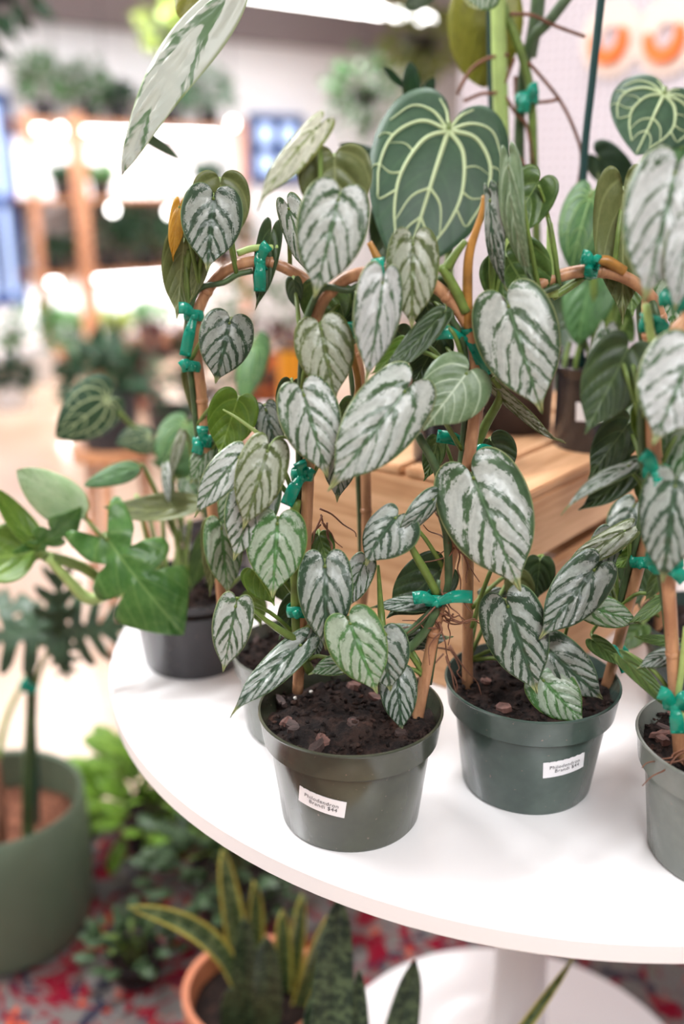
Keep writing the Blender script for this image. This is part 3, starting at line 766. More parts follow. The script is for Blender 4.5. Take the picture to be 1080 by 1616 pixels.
for px, Y, tails in [((738, 530), .785, [(676, 528), (770, 592), (738, 520)]), ((745, 704), .80, [(690, 688), (784, 722)]), ((931, 424), .80, [(918, 404), (945, 414), (932, 436)]), ((976, 1030), .808, [(990, 1060), (962, 1026)]), ((1012, 884), .80, [(1040, 900)])]:
    tie(b, px, Y, tails, (1, 0, 0) if px == (931, 424) else (0, 0, 1), r=.0085)

# ------------------------------------------------------------------ third vine (right edge)
Cc = (.318, .700); c = thing('potted_vine', (Cc[0], Cc[1], ZT), 'silver-leaved vine in grey-green pot cut off by the right edge of the picture', 'potted plant', G_B)
add_pot(c, *Cc, ZT, .0795, .0605, .108, 'pot_grey', seed=14, chips=14)
hc = hoop(c, [(1074, 1200, .685), (1064, 1060, .683), (1055, 920, .682), (1040, 790, .682), (1030, 680, .682), (1036, 590, .683), (1060, 535, .684), (1098, 490, .685), (1150, 462, .685), (1240, 470, .69), (1290, 560, .70), (1300, 800, .70), (1255, 1200, .71)])
sC = vine(c, hc, 2, 60, ph=.2); sC += vine(c, hc, 64, 118, ph=2)
for q in [
 ((1066, 274), (1016, 480), 136, .675, .66, 'w'), ((1088, 362), (1064, 496), 66, .66, .65, 'w'), ((988, 558), (923, 687), 100, .70, .69, 'bd'),
 ((952, 534), (925, 673), 44, .715, .705, 's', 30), ((1042, 550), (1012, 642), 48, .70, .695, 'bo', 15), ((1030, 640), (1018, 713), 62, .695, .69, 'bb'),
 ((1092, 560), (1030, 704), 136, .655, .64, 'w'), ((988, 674), (928, 757), 66, .73, .72, 'bd'), ((992, 735), (885, 808), 26, .70, .68, 's', 30),
 ((999, 744), (912, 807), 46, .715, .70, 'bd', 15), ((1027, 754), (1010, 799), 42, .71, .705, 'bg'), ((1066, 768), (1046, 922), 104, .66, .65, 'd'),
 ((1088, 664), (1076, 792), 78, .69, .685, 'g'), ((990, 1044), (1069, 1132), 28, .70, .68, 'bg', 20), ((1062, 1030), (1004, 1056), 30, .705, .695, 'd', 20),
 ((1060, 1012), (1000, 1004), 18, .71, .70, 'bg', 20), ((1042, 908), (1018, 950), 24, .70, .695, 'bg', 15)]:
    q = list(q) + [0] * (7 - len(q))
    leaf(c, q[0], q[1], q[2], q[3], q[4], q[5], q[6], stem=sC)
pxt(c, 'vine', [(1084, 990, .675), (1076, 1060, .677), (1070, 1110, .68), (1082, 1140, .68)], .0026, 'stem_pale')
pxt(c, 'vine', [(1020, 480, .70), (1030, 540, .70), (1045, 600, .70)], .003, 'stem_pale')
roots(c, (1080, 1190), .672, 7, 14, 22)
for px, Y, tails in [((1030, 512), .715, [(1052, 526), (1014, 506)]), ((1036, 742), .682, [(1014, 716), (1050, 790)]), ((1050, 892), .682, [(1018, 880), (1080, 884), (1082, 916)]), ((1066, 1106), .682, [(1040, 1092), (1070, 1158), (1088, 1100)]), ((1062, 470), .70, [(1074, 492)])]:
    tie(c, px, Y, tails, r=.0085)

# ------------------------------------------------------------------ vine behind, left (pale pot)
D = (-.042, .905); d = thing('potted_vine', (D[0], D[1], ZT), 'silver-leaved vine in pale grey pot half hidden behind the front pot, tall left hoop', 'potted plant', G_B)
add_pot(d, *D, ZT, .070, .056, .088, 'pot_grey', seed=21, chips=6, collar=.024)
hd = hoop(d, [(356, 1010, .90), (346, 900, .90), (330, 760, .90), (318, 620, .90), (309, 510, .90), (345, 436, .90), (410, 412, .90), (468, 432, .90), (505, 462, .90), (545, 505, .90), (568, 590, .90), (577, 740, .90), (577, 900, .90), (560, 1030, .90)], .0050)
sD = vine(d, hd, 2, 60, ph=.8); sD += vine(d, hd, 64, 128, ph=2)
for q in [
 ((337, 314), (327, 430), 98, .87, .86, 'd'), ((348, 291), (352, 400), 92, .90, .895, 'bo'), ((283, 328), (273, 413), 26, .89, .885, 'y', 20), ((290, 386), (279, 504), 64, .90, .89, 'bo'),
 ((322, 394), (301, 478), 30, .895, .89, 'bo', 25), ((428, 370), (404, 490), 40, .90, .89, 'bd', 20), ((362, 511), (340, 606), 86, .865, .86, 'd'), ((456, 330), (495, 442), 48, .89, .88, 's', 20),
 ((304, 588), (320, 692), 34, .915, .91, 'bo', 20), ((374, 634), (345, 722), 78, .865, .855, 'bb'), ((350, 835), (360, 941), 62, .86, .85, 'g'), ((334, 838), (332, 941), 30, .875, .87, 'bo', 25),
 ((420, 648), (440, 722), 48, .885, .88, 'd'), ((430, 900), (470, 962), 44, .885, .88, 'bg'), ((400, 940), (412, 990), 36, .89, .885, 'bb', 20), ((390, 750), (345, 840), 56, .88, .87, 'g'),
 ((330, 700), (300, 765), 40, .90, .89, 'g')]:
    q = list(q) + [0] * (7 - len(q))
    leaf(d, q[0], q[1], q[2], q[3], q[4], q[5], q[6], stem=sD)
pxt(d, 'tendril', [(408, 684, .85), (375, 660, .852), (352, 646, .855)], (.002, .0008), 'stem_pale')
pxt(d, 'vine', [(375, 400, .90), (400, 392, .90), (440, 390, .90)], .003, 'stem_pale')
pxt(d, 'vine', [(300, 480, .90), (295, 440, .90), (300, 395, .90)], .003, 'stem_green')
for px, Y, tails, ax in [((413, 412), .90, [(424, 386), (410, 460)], (1, 0, 0)), ((307, 497), .90, [(282, 486), (292, 562)], (0, 0, 1)), ((303, 577), .90, [(286, 580)], (0, 0, 1)), ((320, 696), .90, [(320, 672), (310, 716), (334, 698)], (0, 0, 1))]:
    tie(d, px, Y, tails, ax, r=.0085)

# ------------------------------------------------------------------ dark green pot behind, right
F = (.385, .93); f = thing('potted_vine', (F[0], F[1], ZT), 'potted vine in deep green pot in shade, behind the two right-hand pots', 'potted plant', G_B)
add_pot(f, *F, ZT, .078, .06, .105, 'pot_deep', seed=31, chips=4)
hf = hoop(f, [(1040, 1010, .94), (1042, 860, .94), (1036, 640, .94), (1022, 520, .94), (1030, 440, .94), (1080, 400, .94), (1150, 420, .94), (1190, 600, .94), (1170, 1000, .94)])
sF = vine(f, hf, 2, 70)
for q in [((1030, 620), (1000, 700), 70, .90, .89, 'g'), ((1000, 800), (960, 870), 60, .91, .90, 'd'), ((1000, 880), (1010, 960), 56, .91, .9, 'bd'), ((990, 420), (1000, 500), 60, .93, .92, 'bg'), ((1070, 430), (1060, 520), 70, .92, .91, 'g'), ((1000, 930), (950, 960), 44, .9, .895, 'bd'), ((1010, 990), (975, 1030), 40, .9, .89, 'bg')]:
    leaf(f, *q, stem=sF)

# ------------------------------------------------------------------ split-leaf plant in black pot, left
Eo = (-.172, 1.055); e = thing('potted_split_leaf_plant', (Eo[0], Eo[1], ZT), 'split-leaf plant in black pot on the left part of the white table', 'potted plant')
add_pot(e, *Eo, ZT, .0765, .058, .096, 'pot_black', seed=41, chips=8, collar=.012, fill=.012)
c0 = Vector((Eo[0], Eo[1], ZT + .085))
SE = [c0 + Vector((dx, dy, dz)) for dx, dy, dz in ((-.02, -.01, .02), (.0, .0, .02), (.03, .01, .02), (-.04, -.03, .03), (-.01, .02, .05), (.02, .02, .06))]
leaf(e, (170, 852), (290, 1002), 135, .97, .955, 'sp', 10, 'split', stem=c0 + Vector((-.045, -.03, .01)), bend=.08, k=2, pr=.003)
leaf(e, (135, 812), (26, 742), 74, 1.02, 1.0, 'spp', 15, 'lance', stem=P(205, 930, 1.01), bend=.04, pr=.002)
leaf(e, (55, 866), (130, 800), 46, 1.0, 1.01, 'sp', 45, 'split', petiole=False, k=2)
leaf(e, (55, 872), (-60, 880), 95, 1.0, .99, 'bb', 20, 'lance', stem=P(190, 940, 1.02), pr=.0035)
leaf(e, (60, 860), (-10, 770), 40, 1.0, 1.0, 'bb', 30, 'lance', stem=P(190, 940, 1.02), pr=.0025)
leaf(e, (320, 795), (163, 800), 44, 1.0, .99, 'bo', 30, 'lance', stem=c0 + Vector((.02, 0, .0)), bend=.12, pr=.002)
leaf(e, (220, 736), (132, 766), 34, 1.05, 1.04, 'ag', 30, 'lance', stem=c0 + Vector((.0, .02, 0)), pr=.002)
for i, (x0, y0, x1, y1) in enumerate([(250, 880, 232, 800), (262, 900, 255, 790), (275, 910, 290, 800), (290, 915, 300, 820), (240, 890, 215, 780), (300, 920, 330, 850), (285, 900, 265, 760)]):
    pxt(e, 'stalk', [(x0, y0 + 30, 1.06), (x0, y0, 1.06), (x1, y1, 1.07)], (.0035, .0024), 'stem_pale')
pxt(e, 'stalk', [(205, 935, 1.02), (175, 935, 1.02), (140, 945, 1.015), (105, 912, 1.01), (75, 880, 1.0)], (.006, .0075, .006, .004), 'stem_pale')
for q in [((330, 850), (300, 935), 40, 1.0, .99, 'bg'), ((300, 760), (330, 810), 50, 1.04, 1.03, 'g'), ((355, 730), (340, 790), 60, 1.0, .99, 'g'), ((285, 690), (270, 760), 18, 1.0, .99, 'o', 30), ((700 - 440, 740), (270, 800), 18, 1.02, 1.0, 's', 40)]:
    leaf(e, *q, stem=SE)

# ------------------------------------------------------------------ anthurium behind it
Go = (-.165, 1.262); g = thing('potted_anthurium', (Go[0], Go[1], ZT), 'small anthurium with pale-veined leaves rising behind the black pot', 'potted plant')
add_pot(g, *Go, ZT, .06, .046, .085, 'pot_black', seed=51, chips=3, collar=.012)
g0 = Vector((Go[0], Go[1], ZT + .08))
leaf(g, (168, 632), (88, 690), 88, 1.22, 1.18, 'an', -20, 'broad', stem=g0, veins=ANTH, pr=.003, pmat='stem_green', bend=.05)
leaf(g, (235, 690), (183, 700), 50, 1.24, 1.2, 'an', 20, 'broad', stem=g0, veins=ANTH, pr=.003)
leaf(g, (292, 672), (255, 740), 70, 1.22, 1.18, 'ag', 10, 'broad', stem=g0, veins=ANTH, pr=.003)
leaf(g, (398, 545), (385, 640), 48, 1.28, 1.24, 'ag', 30, 'broad', stem=g0, veins=ANTH, pr=.003)
leaf(g, (330, 740), (240, 730), 40, 1.26, 1.22, 'ag', 30, 'broad', stem=g0, pr=.003)
leaf(g, (330, 690), (360, 760), 60, 1.26, 1.22, 'an', 10, 'broad', stem=g0, veins=ANTH, pr=.003)

# ------------------------------------------------------------------ wooden crate
CR = Vector((.181, .925, 0)); ED = Vector((-.78, .626, 0)).normalized(); SD = Vector((-ED.y, ED.x, 0)) * -1   # end direction, side direction
if SD.x < 0: SD = -SD
WE, LS, HC = .30, .46, .243
cr = thing('wooden_crate', (CR.x, CR.y, ZT), 'upturned pale pine crate on the table behind the vines', 'crate')
ra = math.atan2(SD.y, SD.x); re = math.atan2(ED.y, ED.x)
def cbox(name, s0, s1, e0, e1, z0, z1, mat='pine'):
    c_ = CR + SD * ((s0 + s1) / 2) + ED * ((e0 + e1) / 2) + Vector((0, 0, ZT + (z0 + z1) / 2))
    if (e1 - e0) > (s1 - s0): return box(name, c_, (e1 - e0, s1 - s0, z1 - z0), mat, cr, re, .002)
    return box(name, c_, (s1 - s0, e1 - e0, z1 - z0), mat, cr, ra, .002)
for s0 in (0, LS - .018): cbox('end_panel', s0, s0 + .018, .010, WE - .010, .0, HC - .011)
for e0 in (0, WE - .010):
    for z0 in (.0, .082, .165): cbox('slat', 0, LS, e0, e0 + .010, z0, z0 + (.067 if z0 < .16 else HC - .011 - z0))
for i in range(4): cbox('top_slat', 0, LS, i * .0765, i * .0765 + .0705, HC - .010, HC)
ZC = ZT + HC

# ------------------------------------------------------------------ plants on the crate
def small_pot(name, px, Ybase, rt, rb, H, mat, label, z=ZC, collar=.012, cat='potted plant', chips=3, seed=5):
    p = PZ(px[0], px[1], z); x, y = p.x, p.y + rb
    o = thing(name, (x, y, z), label, cat); add_pot(o, x, y, z, rt, rb, H, mat, collar=collar, seed=seed, chips=chips)
    return o, Vector((x, y, z + H - .01))
k1, k1t = small_pot('potted_anthurium', (945, 717), 0, .049, .042, .094, 'pot_black', 'anthurium in small black pot with white sticker on the crate, green stake', seed=61)
price_label(k1, k1.location.x, k1.location.y, ZC, .049, .042, .094, math.radians(-95), .048, .050, .021, .06, None, collar=.012)
leaf(k1, (1048, 150), (1004, 244), 150, 1.12, 1.08, 'an', 0, 'broad', stem=k1t, veins=ANTH, pr=.003, pmat='stem_green')
leaf(k1, (932, 312), (902, 425), 84, 1.1, 1.08, 'ag', 10, 'broad', stem=k1t, veins=ANTH, pr=.003)
leaf(k1, (938, 430), (912, 545), 86, 1.12, 1.10, 'ag', 15, 'broad', stem=k1t, pr=.003)
leaf(k1, (880, 450), (890, 520), 56, 1.14, 1.12, 'bd', 15, 'broad', stem=k1t, pr=.002)
leaf(k1, (946, 250), (1012, 306), 58, 1.2, 1.18, 'an', 15, 'broad', stem=k1t, pr=.002)
leaf(k1, (1075, 235), (1050, 310), 70, 1.16, 1.15, 'ag', 20, 'broad', stem=k1t, pr=.002)
leaf(k1, (948, 470), (1000, 540), 60, 1.13, 1.11, 'bg', 20, 'broad', stem=k1t, pr=.002)
pxt(k1, 'stake', [(918, 600, 1.13), (920, 295, 1.13), (936, 120, 1.12), (956, -60, 1.11)], .0042, 'stake_teal')
for x0, y0, x1, y1 in [(905, 620, 930, 500), (930, 620, 960, 470), (950, 620, 990, 500), (890, 640, 900, 540)]:
    pxt(k1, 'stalk', [(x0, y0, 1.11), ((x0 + x1) / 2 - 6, (y0 + y1) / 2, 1.11), (x1, y1, 1.12)], .003, 'stem_green')

k2, k2t = small_pot('potted_anthurium', (712, 738), 0, .046, .038, .075, 'pot_black', 'anthurium with one huge dark leaf netted in pale veins, standing on the crate', seed=62)
leaf(k2, (708, 206), (636, 432), 218, 1.08, 1.02, 'an', 0, 'broad', stem=k2t, veins=ANTH, pr=.0035, bend=.05, cup=.12)
leaf(k2, (620, 330), (600, 420), 60, 1.14, 1.12, 'bd', 20, 'broad', stem=k2t)
k3, k3t = small_pot('tall_climbing_plant', (822, 688), 0, .052, .044, .10, 'dark_brown', 'tall climbing plant with thick green stems and brown aerial roots, dark pot on the crate', seed=63)
YK = k3.location.y
pxt(k3, 'stem', [(806, 640, YK), (800, 420, YK), (792, 200, YK), (788, 80, YK), (786, -80, YK)], .0085, 'stem_pale')
pxt(k3, 'stem', [(846, 640, YK), (848, 420, YK), (843, 265, YK), (838, 150, YK), (820, 75, YK), (786, -10, YK), (770, -70, YK)], .005, 'stem_green')
pxt(k3, 'stem', [(818, 300, YK + .02), (822, 170, YK + .02), (836, 72, YK + .01), (870, 30, YK), (915, -30, YK)], .0062, 'stem_dark')
pxt(k3, 'stem', [(836, 90, YK + .02), (848, 20, YK + .02), (852, -60, YK + .02)], .008, 'stem_dark')
pxt(k3, 'stake', [(778, 640, YK + .02), (778, 300, YK + .02), (775, 100, YK + .02), (772, -80, YK + .02)], .004, 'stake_teal')
pxt(k3, 'stake', [(828, 640, YK + .03), (822, 260, YK + .03), (818, 120, YK + .03)], .0055, 'root_brown')
for pts in [[(722, 150), (742, 112), (770, 92), (804, 86)], [(732, 160), (760, 148), (790, 142), (812, 92)], [(798, 152), (815, 180), (832, 200), (842, 260)], [(834, 98), (862, 130), (885, 160), (905, 200), (918, 245), (912, 300)], [(842, 162), (866, 160), (884, 156)], [(805, 22), (840, 24), (875, 40), (924, 58)], [(803, 245), (820, 250), (835, 272)]]:
    pxt(k3, 'aerial_root', [(x, y, YK - .005) for x, y in pts], .0019, 'root_brown')
leaf(k3, (768, -70), (764, 138), 118, YK + .05, YK + .04, 'ol', 0, 'oval', stem=P(786, -70, YK))
leaf(k3, (775, -40), (740, 10), 70, YK - .05, YK - .05, 'g', 20, 'oval', stem=P(786, -70, YK))
leaf(k3, (700, -30), (640, 14), 30, YK, YK, 'bd', 10, 'oval', stem=P(786, -70, YK))
tie(k3, (832, 155), YK - .01, [(850, 138), (826, 178)], r=.012, w=.012)
k4, k4t = small_pot('potted_zz_plant', (690, 690), 0, .045, .036, .07, 'pot_black', 'dark glossy upright-leaved plant behind the huge veined leaf', seed=64)
YZ = k4.location.y
pxt(k4, 'stem', [(668, 420, YZ), (660, 300, YZ), (652, 200, YZ), (650, 170, YZ)], (.006, .003), 'stem_dark')
pxt(k4, 'stem', [(672, 640, YZ), (668, 420, YZ)], .006, 'stem_dark')
for q in [((652, 178), (648, 98), 30), ((656, 190), (685, 122), 24), ((640, 140), (606, 105), 12), ((655, 185), (602, 254), 46), ((648, 200), (620, 165), 16), ((660, 250), (690, 190), 24), ((655, 300), (560, 260), 36), ((655, 300), (590, 330), 34), ((640, 260), (535, 228), 22)]:
    leaf(k4, *q, YZ, YZ - .01, 'zz', 0, 'oval', petiole=False)

# ------------------------------------------------------------------ hanging variegated plant, top left
hl = thing('hanging_plant', P(430, -260, .98), 'variegated cream and green leaf of a hanging plant drooping in from the top', 'hanging plant')
hx = P(430, -260, .98)
lathe('pot', [(0, 0), (.04, 0), (.055, .09), (.05, .09), (.036, .01), (0, .01)], 'white_paint', hl, hx, 32)
lathe('soil', [(0, .078), (.0485, .076), (.0455, .06), (0, .06)], 'soil', hl, hx, 32)
tube('hanger', [hx + Vector((.045, 0, .085)), hx + Vector((0, 0, .3)), hx + Vector((0, 0, 2.9 - hx.z))], .001, 'wire', hl, 5, 3)
tube('hanger', [hx + Vector((-.045, 0, .085)), hx + Vector((0, 0, .3))], .001, 'wire', hl, 5, 3)
hs = hx + Vector((-.02, -.03, .085))
leaf(hl, (384, -34), (190, 274), 74, .98, .94, 'va', 25, 'lance', stem=hs, bend=.05, cup=.3, pr=.003, arc=.03)
leaf(hl, (325, -40), (286, 32), 52, 1.05, 1.03, 'ol', 10, 'oval', stem=hs, pr=.002)
leaf(hl, (440, -60), (410, -12), 46, 1.0, 1.0, 'va', 10, 'lance', stem=hs, pr=.002)
leaf(hl, (215, 205), (285, 252), 18, 1.15, 1.13, 'bd', 10, 'lance', stem=None)

# ------------------------------------------------------------------ floor plants
pp = PZ(30, 1546, .007); sx, sy = -.60, 1.475
s = thing('large_potted_philodendron', (sx, sy, .007), 'deeply lobed plant in large sage-green ceramic pot on the rug, bottom left', 'potted plant')
lathe('pot', [(0, 0), (.125, 0), (.142, .012), (.150, .05), (.153, .16), (.150, .262), (.146, .268), (.141, .262), (.143, .15), (.13, .03), (0, .02)], 'sage_glaze', s, (sx, sy, .007), 72)
bm = bmesh.new(); lathe_bm(bm, [(0, .195), (.05, .198), (.1, .193), (.1415, .19), (.1415, .17), (0, .17)], 40)
for v in bm.verts: v.co.z += .008 * mnoise.noise(v.co * 40)
from_bm('soil', bm, 'soil_light', s, Matrix.Translation((sx, sy, .007)))
st0 = P(48, 1370, 1.47)
pxt(s, 'stem', [(46, 1375, 1.46), (44, 1250, 1.46), (50, 1100, 1.45), (46, 1050, 1.44)], (.012, .008), 'stem_dark')
pxt(s, 'stake', [(62, 1372, 1.50), (58, 1250, 1.49), (50, 1060, 1.47), (46, 1035, 1.47)], .005, 'stake_teal')
pxt(s, 'stem', [(52, 1100, 1.45), (62, 1060, 1.44), (85, 1010, 1.43), (92, 998, 1.42)], (.005, .003), 'stem_green')
pxt(s, 'stem', [(-4, 1200, 1.5), (12, 1130, 1.5), (40, 1070, 1.48), (70, 990, 1.46)], (.006, .003), 'stem_pale')
pxt(s, 'stem', [(-10, 1380, 1.42), (2, 1300, 1.42), (-8, 1200, 1.45)], (.012, .008), 'root_brown')
tie(s, (46, 1082), 1.45, [(34, 1074), (58, 1090)], r=.014, w=.014)
for bq, tq, w in [((92, 1000), (92, 872), 80), ((95, 1000), (212, 985), 120), ((86, 996), (-60, 1012), 130), ((96, 1004), (108, 1076), 52)]:
    leaf(s, bq, tq, w, 1.42, 1.40, 'lo', 10, 'lobed', petiole=False, k=2, bend=.05, thick=.001)
leaf(s, (70, 990), (-20, 930), 60, 1.55, 1.6, 'lo', 20, 'lobed', petiole=False, k=2, thick=.001)

def leafy_floor_plant(name, base, H, rp, label, faces, n, rad, size, seed, potmat_='black_plastic', shape='oval', flat=.8):
    rg = random.Random(seed); o = thing(name, base, label, 'potted plant')
    lathe('pot', [(0, 0), (rp * .78, 0), (rp, H), (rp * .96, H), (rp * .75, .01), (0, .01)], potmat_, o, base, 32)
    lathe('soil', [(0, H - .012), (rp * .955, H - .014), (rp * .93, H - .03), (0, H - .03)], 'soil', o, base, 24)
    ms = [leaf_mesh('leaf', leaf_geo(size * q, size * q * .55, shape, .1, .3, .02, .004, .0008, 2, 1), faces) for q in (.8, 1, 1.2)]
    top = base + Vector((0, 0, H))
    for i in range(n):
        th = rg.uniform(0, 2 * math.pi); u = rg.uniform(.05, 1); el = math.acos(u * .95)
        dr = Vector((math.sin(el) * math.cos(th), math.sin(el) * math.sin(th), math.cos(el) * flat))
        p = top + dr * rad * rg.uniform(.55, 1.0)
        yd = (dr + Vector((rg.uniform(-.6, .6), rg.uniform(-.6, .6), rg.uniform(-.3, .3)))).normalized()
        zz = Vector((rg.uniform(-.4, .4), rg.uniform(-.8, .2), 1)); zz = (zz - yd * zz.dot(yd)).normalized(); xx = yd.cross(zz)
        mw = Matrix((xx, yd, zz)).transposed().to_4x4(); mw.translation = p
        link('leaf', rg.choice(ms), [], o, mw)
    for i in range(9):
        th = rg.uniform(0, 6.28); q = rad * rg.uniform(.2, .75)
        tube('stem', [base + Vector((.3 * rp * math.cos(th), .3 * rp * math.sin(th), H - .015)), top + Vector((q * .5 * math.cos(th), q * .5 * math.sin(th), rad * .4)), top + Vector((q * math.cos(th), q * math.sin(th), rad * .7 * flat))], .003, 'stem_green', o, 6, 3)
    return o
leafy_floor_plant('leafy_houseplant', Vector((-.37, 1.70, .007)), .085, .075, 'bright green leafy plant in black pot on the rug beside the sage pot', ('bush_leaf', 'bush_leaf'), 150, .165, .072, 3)
leafy_floor_plant('leafy_houseplant', Vector((-.19, 1.50, .007)), .10, .085, 'dark small-leaved bushy plant under the table edge behind the terracotta pot', ('bush_dark', 'bush_dark'), 220, .17, .036, 4)
leafy_floor_plant('leafy_houseplant', Vector((-.345, 1.345, .007)), .05, .045, 'low small-leaved plant on the rug between dark bush and terracotta pot', ('bush_dark', 'bush_dark'), 60, .075, .032, 8)

# snake plants
tp = P(402, 1557, 1.14); tx, ty, tz = tp.x, tp.y, tp.z
t = thing('potted_snake_plant', (tx, ty, .007), 'yellow-edged snake plant in terracotta pot at the bottom of the picture', 'potted plant')
hT = tz - .007
lathe('pot', [(0, 0), (.07, 0), (.088, hT - .04), (.089, hT - .04), (.102, hT - .038), (.104, hT), (.094, hT), (.085, hT - .05), (.064, .01), (0, .01)], 'terracotta', t, (tx, ty, .007), 64)
lathe('soil', [(0, hT - .03), (.05, hT - .028), (.088, hT - .032), (.086, hT - .045), (0, hT - .045)], 'soil', t, (tx, ty, .007), 32)
def blade(root, base_px, tip_px, w, Y, Yt, style='sn', rot=0, bend=.03, arc=0, **kw):
    kw['arc'] = arc
    return leaf(root, base_px, tip_px, w, Y, Yt, style, rot, 'blade', petiole=False, bend=bend, cup=-.35, wav=.01, quilt=0, thick=.003, **kw)
for q in [((385, 1640), (205, 1432), 34, 1.10, 1.08, 'sn', 10, .06, .17), ((400, 1640), (352, 1345), 36, 1.17, 1.19, 'sn', 0, .03), ((372, 1640), (402, 1392), 26, 1.18, 1.2, 'sn', 40, .05), ((392, 1660), (386, 1450), 40, 1.10, 1.10, 'sd', 0, .03),
          ((425, 1660), (420, 1480), 46, 1.09, 1.08, 'sd', 0, .03), ((440, 1640), (478, 1415), 26, 1.18, 1.2, 'sn', 20, .03), ((455, 1640), (527, 1442), 34, 1.13, 1.12, 'sn', 10, -.04), ((450, 1650), (446, 1440), 30, 1.16, 1.17, 'sn', 0, .02), ((360, 1650), (365, 1560), 30, 1.1, 1.09, 'sd', 0, .02)]:
    blade(t, *q)
# darker snake plant nearer the camera; its pot stands below the frame
u0 = Vector((-.02, .81, .007)); u = thing('potted_snake_plant', u0, 'dark banded snake plant whose leaf tips rise before the white table foot', 'potted plant')
lathe('pot', [(0, 0), (.07, 0), (.085, .14), (.08, .14), (.066, .01), (0, .01)], 'black_plastic', u, u0, 40)
lathe('soil', [(0, .125), (.0785, .122), (.077, .11), (0, .11)], 'soil', u, u0, 32)
def blade_from(root, base, tip_px, Yt, w, style, rot=0, bend=.02):
    T = P(*tip_px, Yt); b_ = base
    L = (T - b_).length; yd = (T - b_) / L; v = CAM - (b_ + T) / 2; z = (v - yd * v.dot(yd)).normalized(); z = Matrix.Rotation(math.radians(rot), 3, yd) @ z; x = yd.cross(z)
    gg = leaf_geo(L, w, 'blade', bend, -.35, .006, 0, .003, 5, 3); mw = Matrix((x, yd, z)).transposed().to_4x4(); mw.translation = b_
    return link('leaf', leaf_mesh('leaf', gg, FACES[style]), [], root, mw)
blade_from(u, u0 + Vector((-.01, .01, .12)), (536, 1416), .96, .05, 'sd')
blade_from(u, u0 + Vector((.02, .0, .12)), (568, 1532), .93, .03, 'sd', 20)
blade_from(u, u0 + Vector((.03, .0, .12)), (656, 1516), .95, .042, 'sd', 10)
blade_from(u, u0 + Vector((.05, .02, .12)), (906, 1512), .95, .014, 'sn', 20)
blade_from(u, u0 + Vector((-.03, .0, .12)), (500, 1560), .93, .04, 'sd', 10)

bn = thing('storage_bin', (.72, 1.18, .007), 'grey-blue bin on the rug at the right edge under the table', 'bin')
box('body', (.72, 1.18, .007 + .13), (.2, .2, .26), 'bin_blue', bn, .3, .01); box('rim', (.72, 1.18, .007 + .262), (.215, .215, .018), 'bin_blue', bn, .3, .006)

# ------------------------------------------------------------------ far side of the shop
def foliage(name, root, c, rad, n, size, mat, seed, squash=.8, droop=0, part='foliage'):
    """leaf mass too far away to tell the leaves apart"""
    rg = random.Random(seed); V = []; Fc = []
    for i in range(n):
        th = rg.uniform(0, 6.283); uu = rg.uniform(-.5 - droop, 1); rr = math.sqrt(max(0, 1 - min(1, uu * uu))) ** .7
        k = rg.uniform(.45, 1)
        p = Vector((rr * math.cos(th) * rad * k, rr * math.sin(th) * rad * k, uu * rad * squash * k))
        dr = (p + Vector((rg.gauss(0, .4), rg.gauss(0, .4), rg.gauss(0, .4))) * rad).normalized() ; s_ = dr.orthogonal().normalized(); s_ = Matrix.Rotation(rg.uniform(0, 6), 3, dr) @ s_
        up = dr.cross(s_); L = size * rg.uniform(.7, 1.3); b0 = len(V)
        V += [p, p + dr * L * .4 + s_ * L * .28 + up * L * .06, p + dr * L, p + dr * L * .4 - s_ * L * .28 + up * L * .06]
        Fc += [(b0, b0 + 1, b0 + 2), (b0, b0 + 2, b0 + 3)]
    me = bpy.data.meshes.new(part); me.from_pydata(V, [], Fc)
    o = link(part, me, mat, root, Matrix.Translation(c)); o['kind'] = 'stuff'; return o
def far_plant(name, px, n, ztop, rad, mat, label, seed, potmat_='black_plastic', ph=.12, pr=.08, size=.07, squash=.9, cnt=160, group=None, zbase=None):
    """plant whose pot stands on a shelf at height zbase; px = pixel of the pot's base, n = distance to the shelf row"""
    b0 = PN(px[0], px[1], n) if zbase is None else None
    if b0 is None:
        q = PN(px[0], px[1], n); b0 = Vector((q.x, q.y, zbase))
    o = thing(name, b0, label, 'potted plant', group)
    lathe('pot', [(0, 0), (pr * .8, 0), (pr, ph), (pr * .93, ph), (pr * .75, .01), (0, .01)], potmat_, o, b0, 20)
    foliage(name, o, b0 + Vector((0, 0, ph + rad * squash * .55)), rad, cnt, size, mat, seed, squash)
    return o
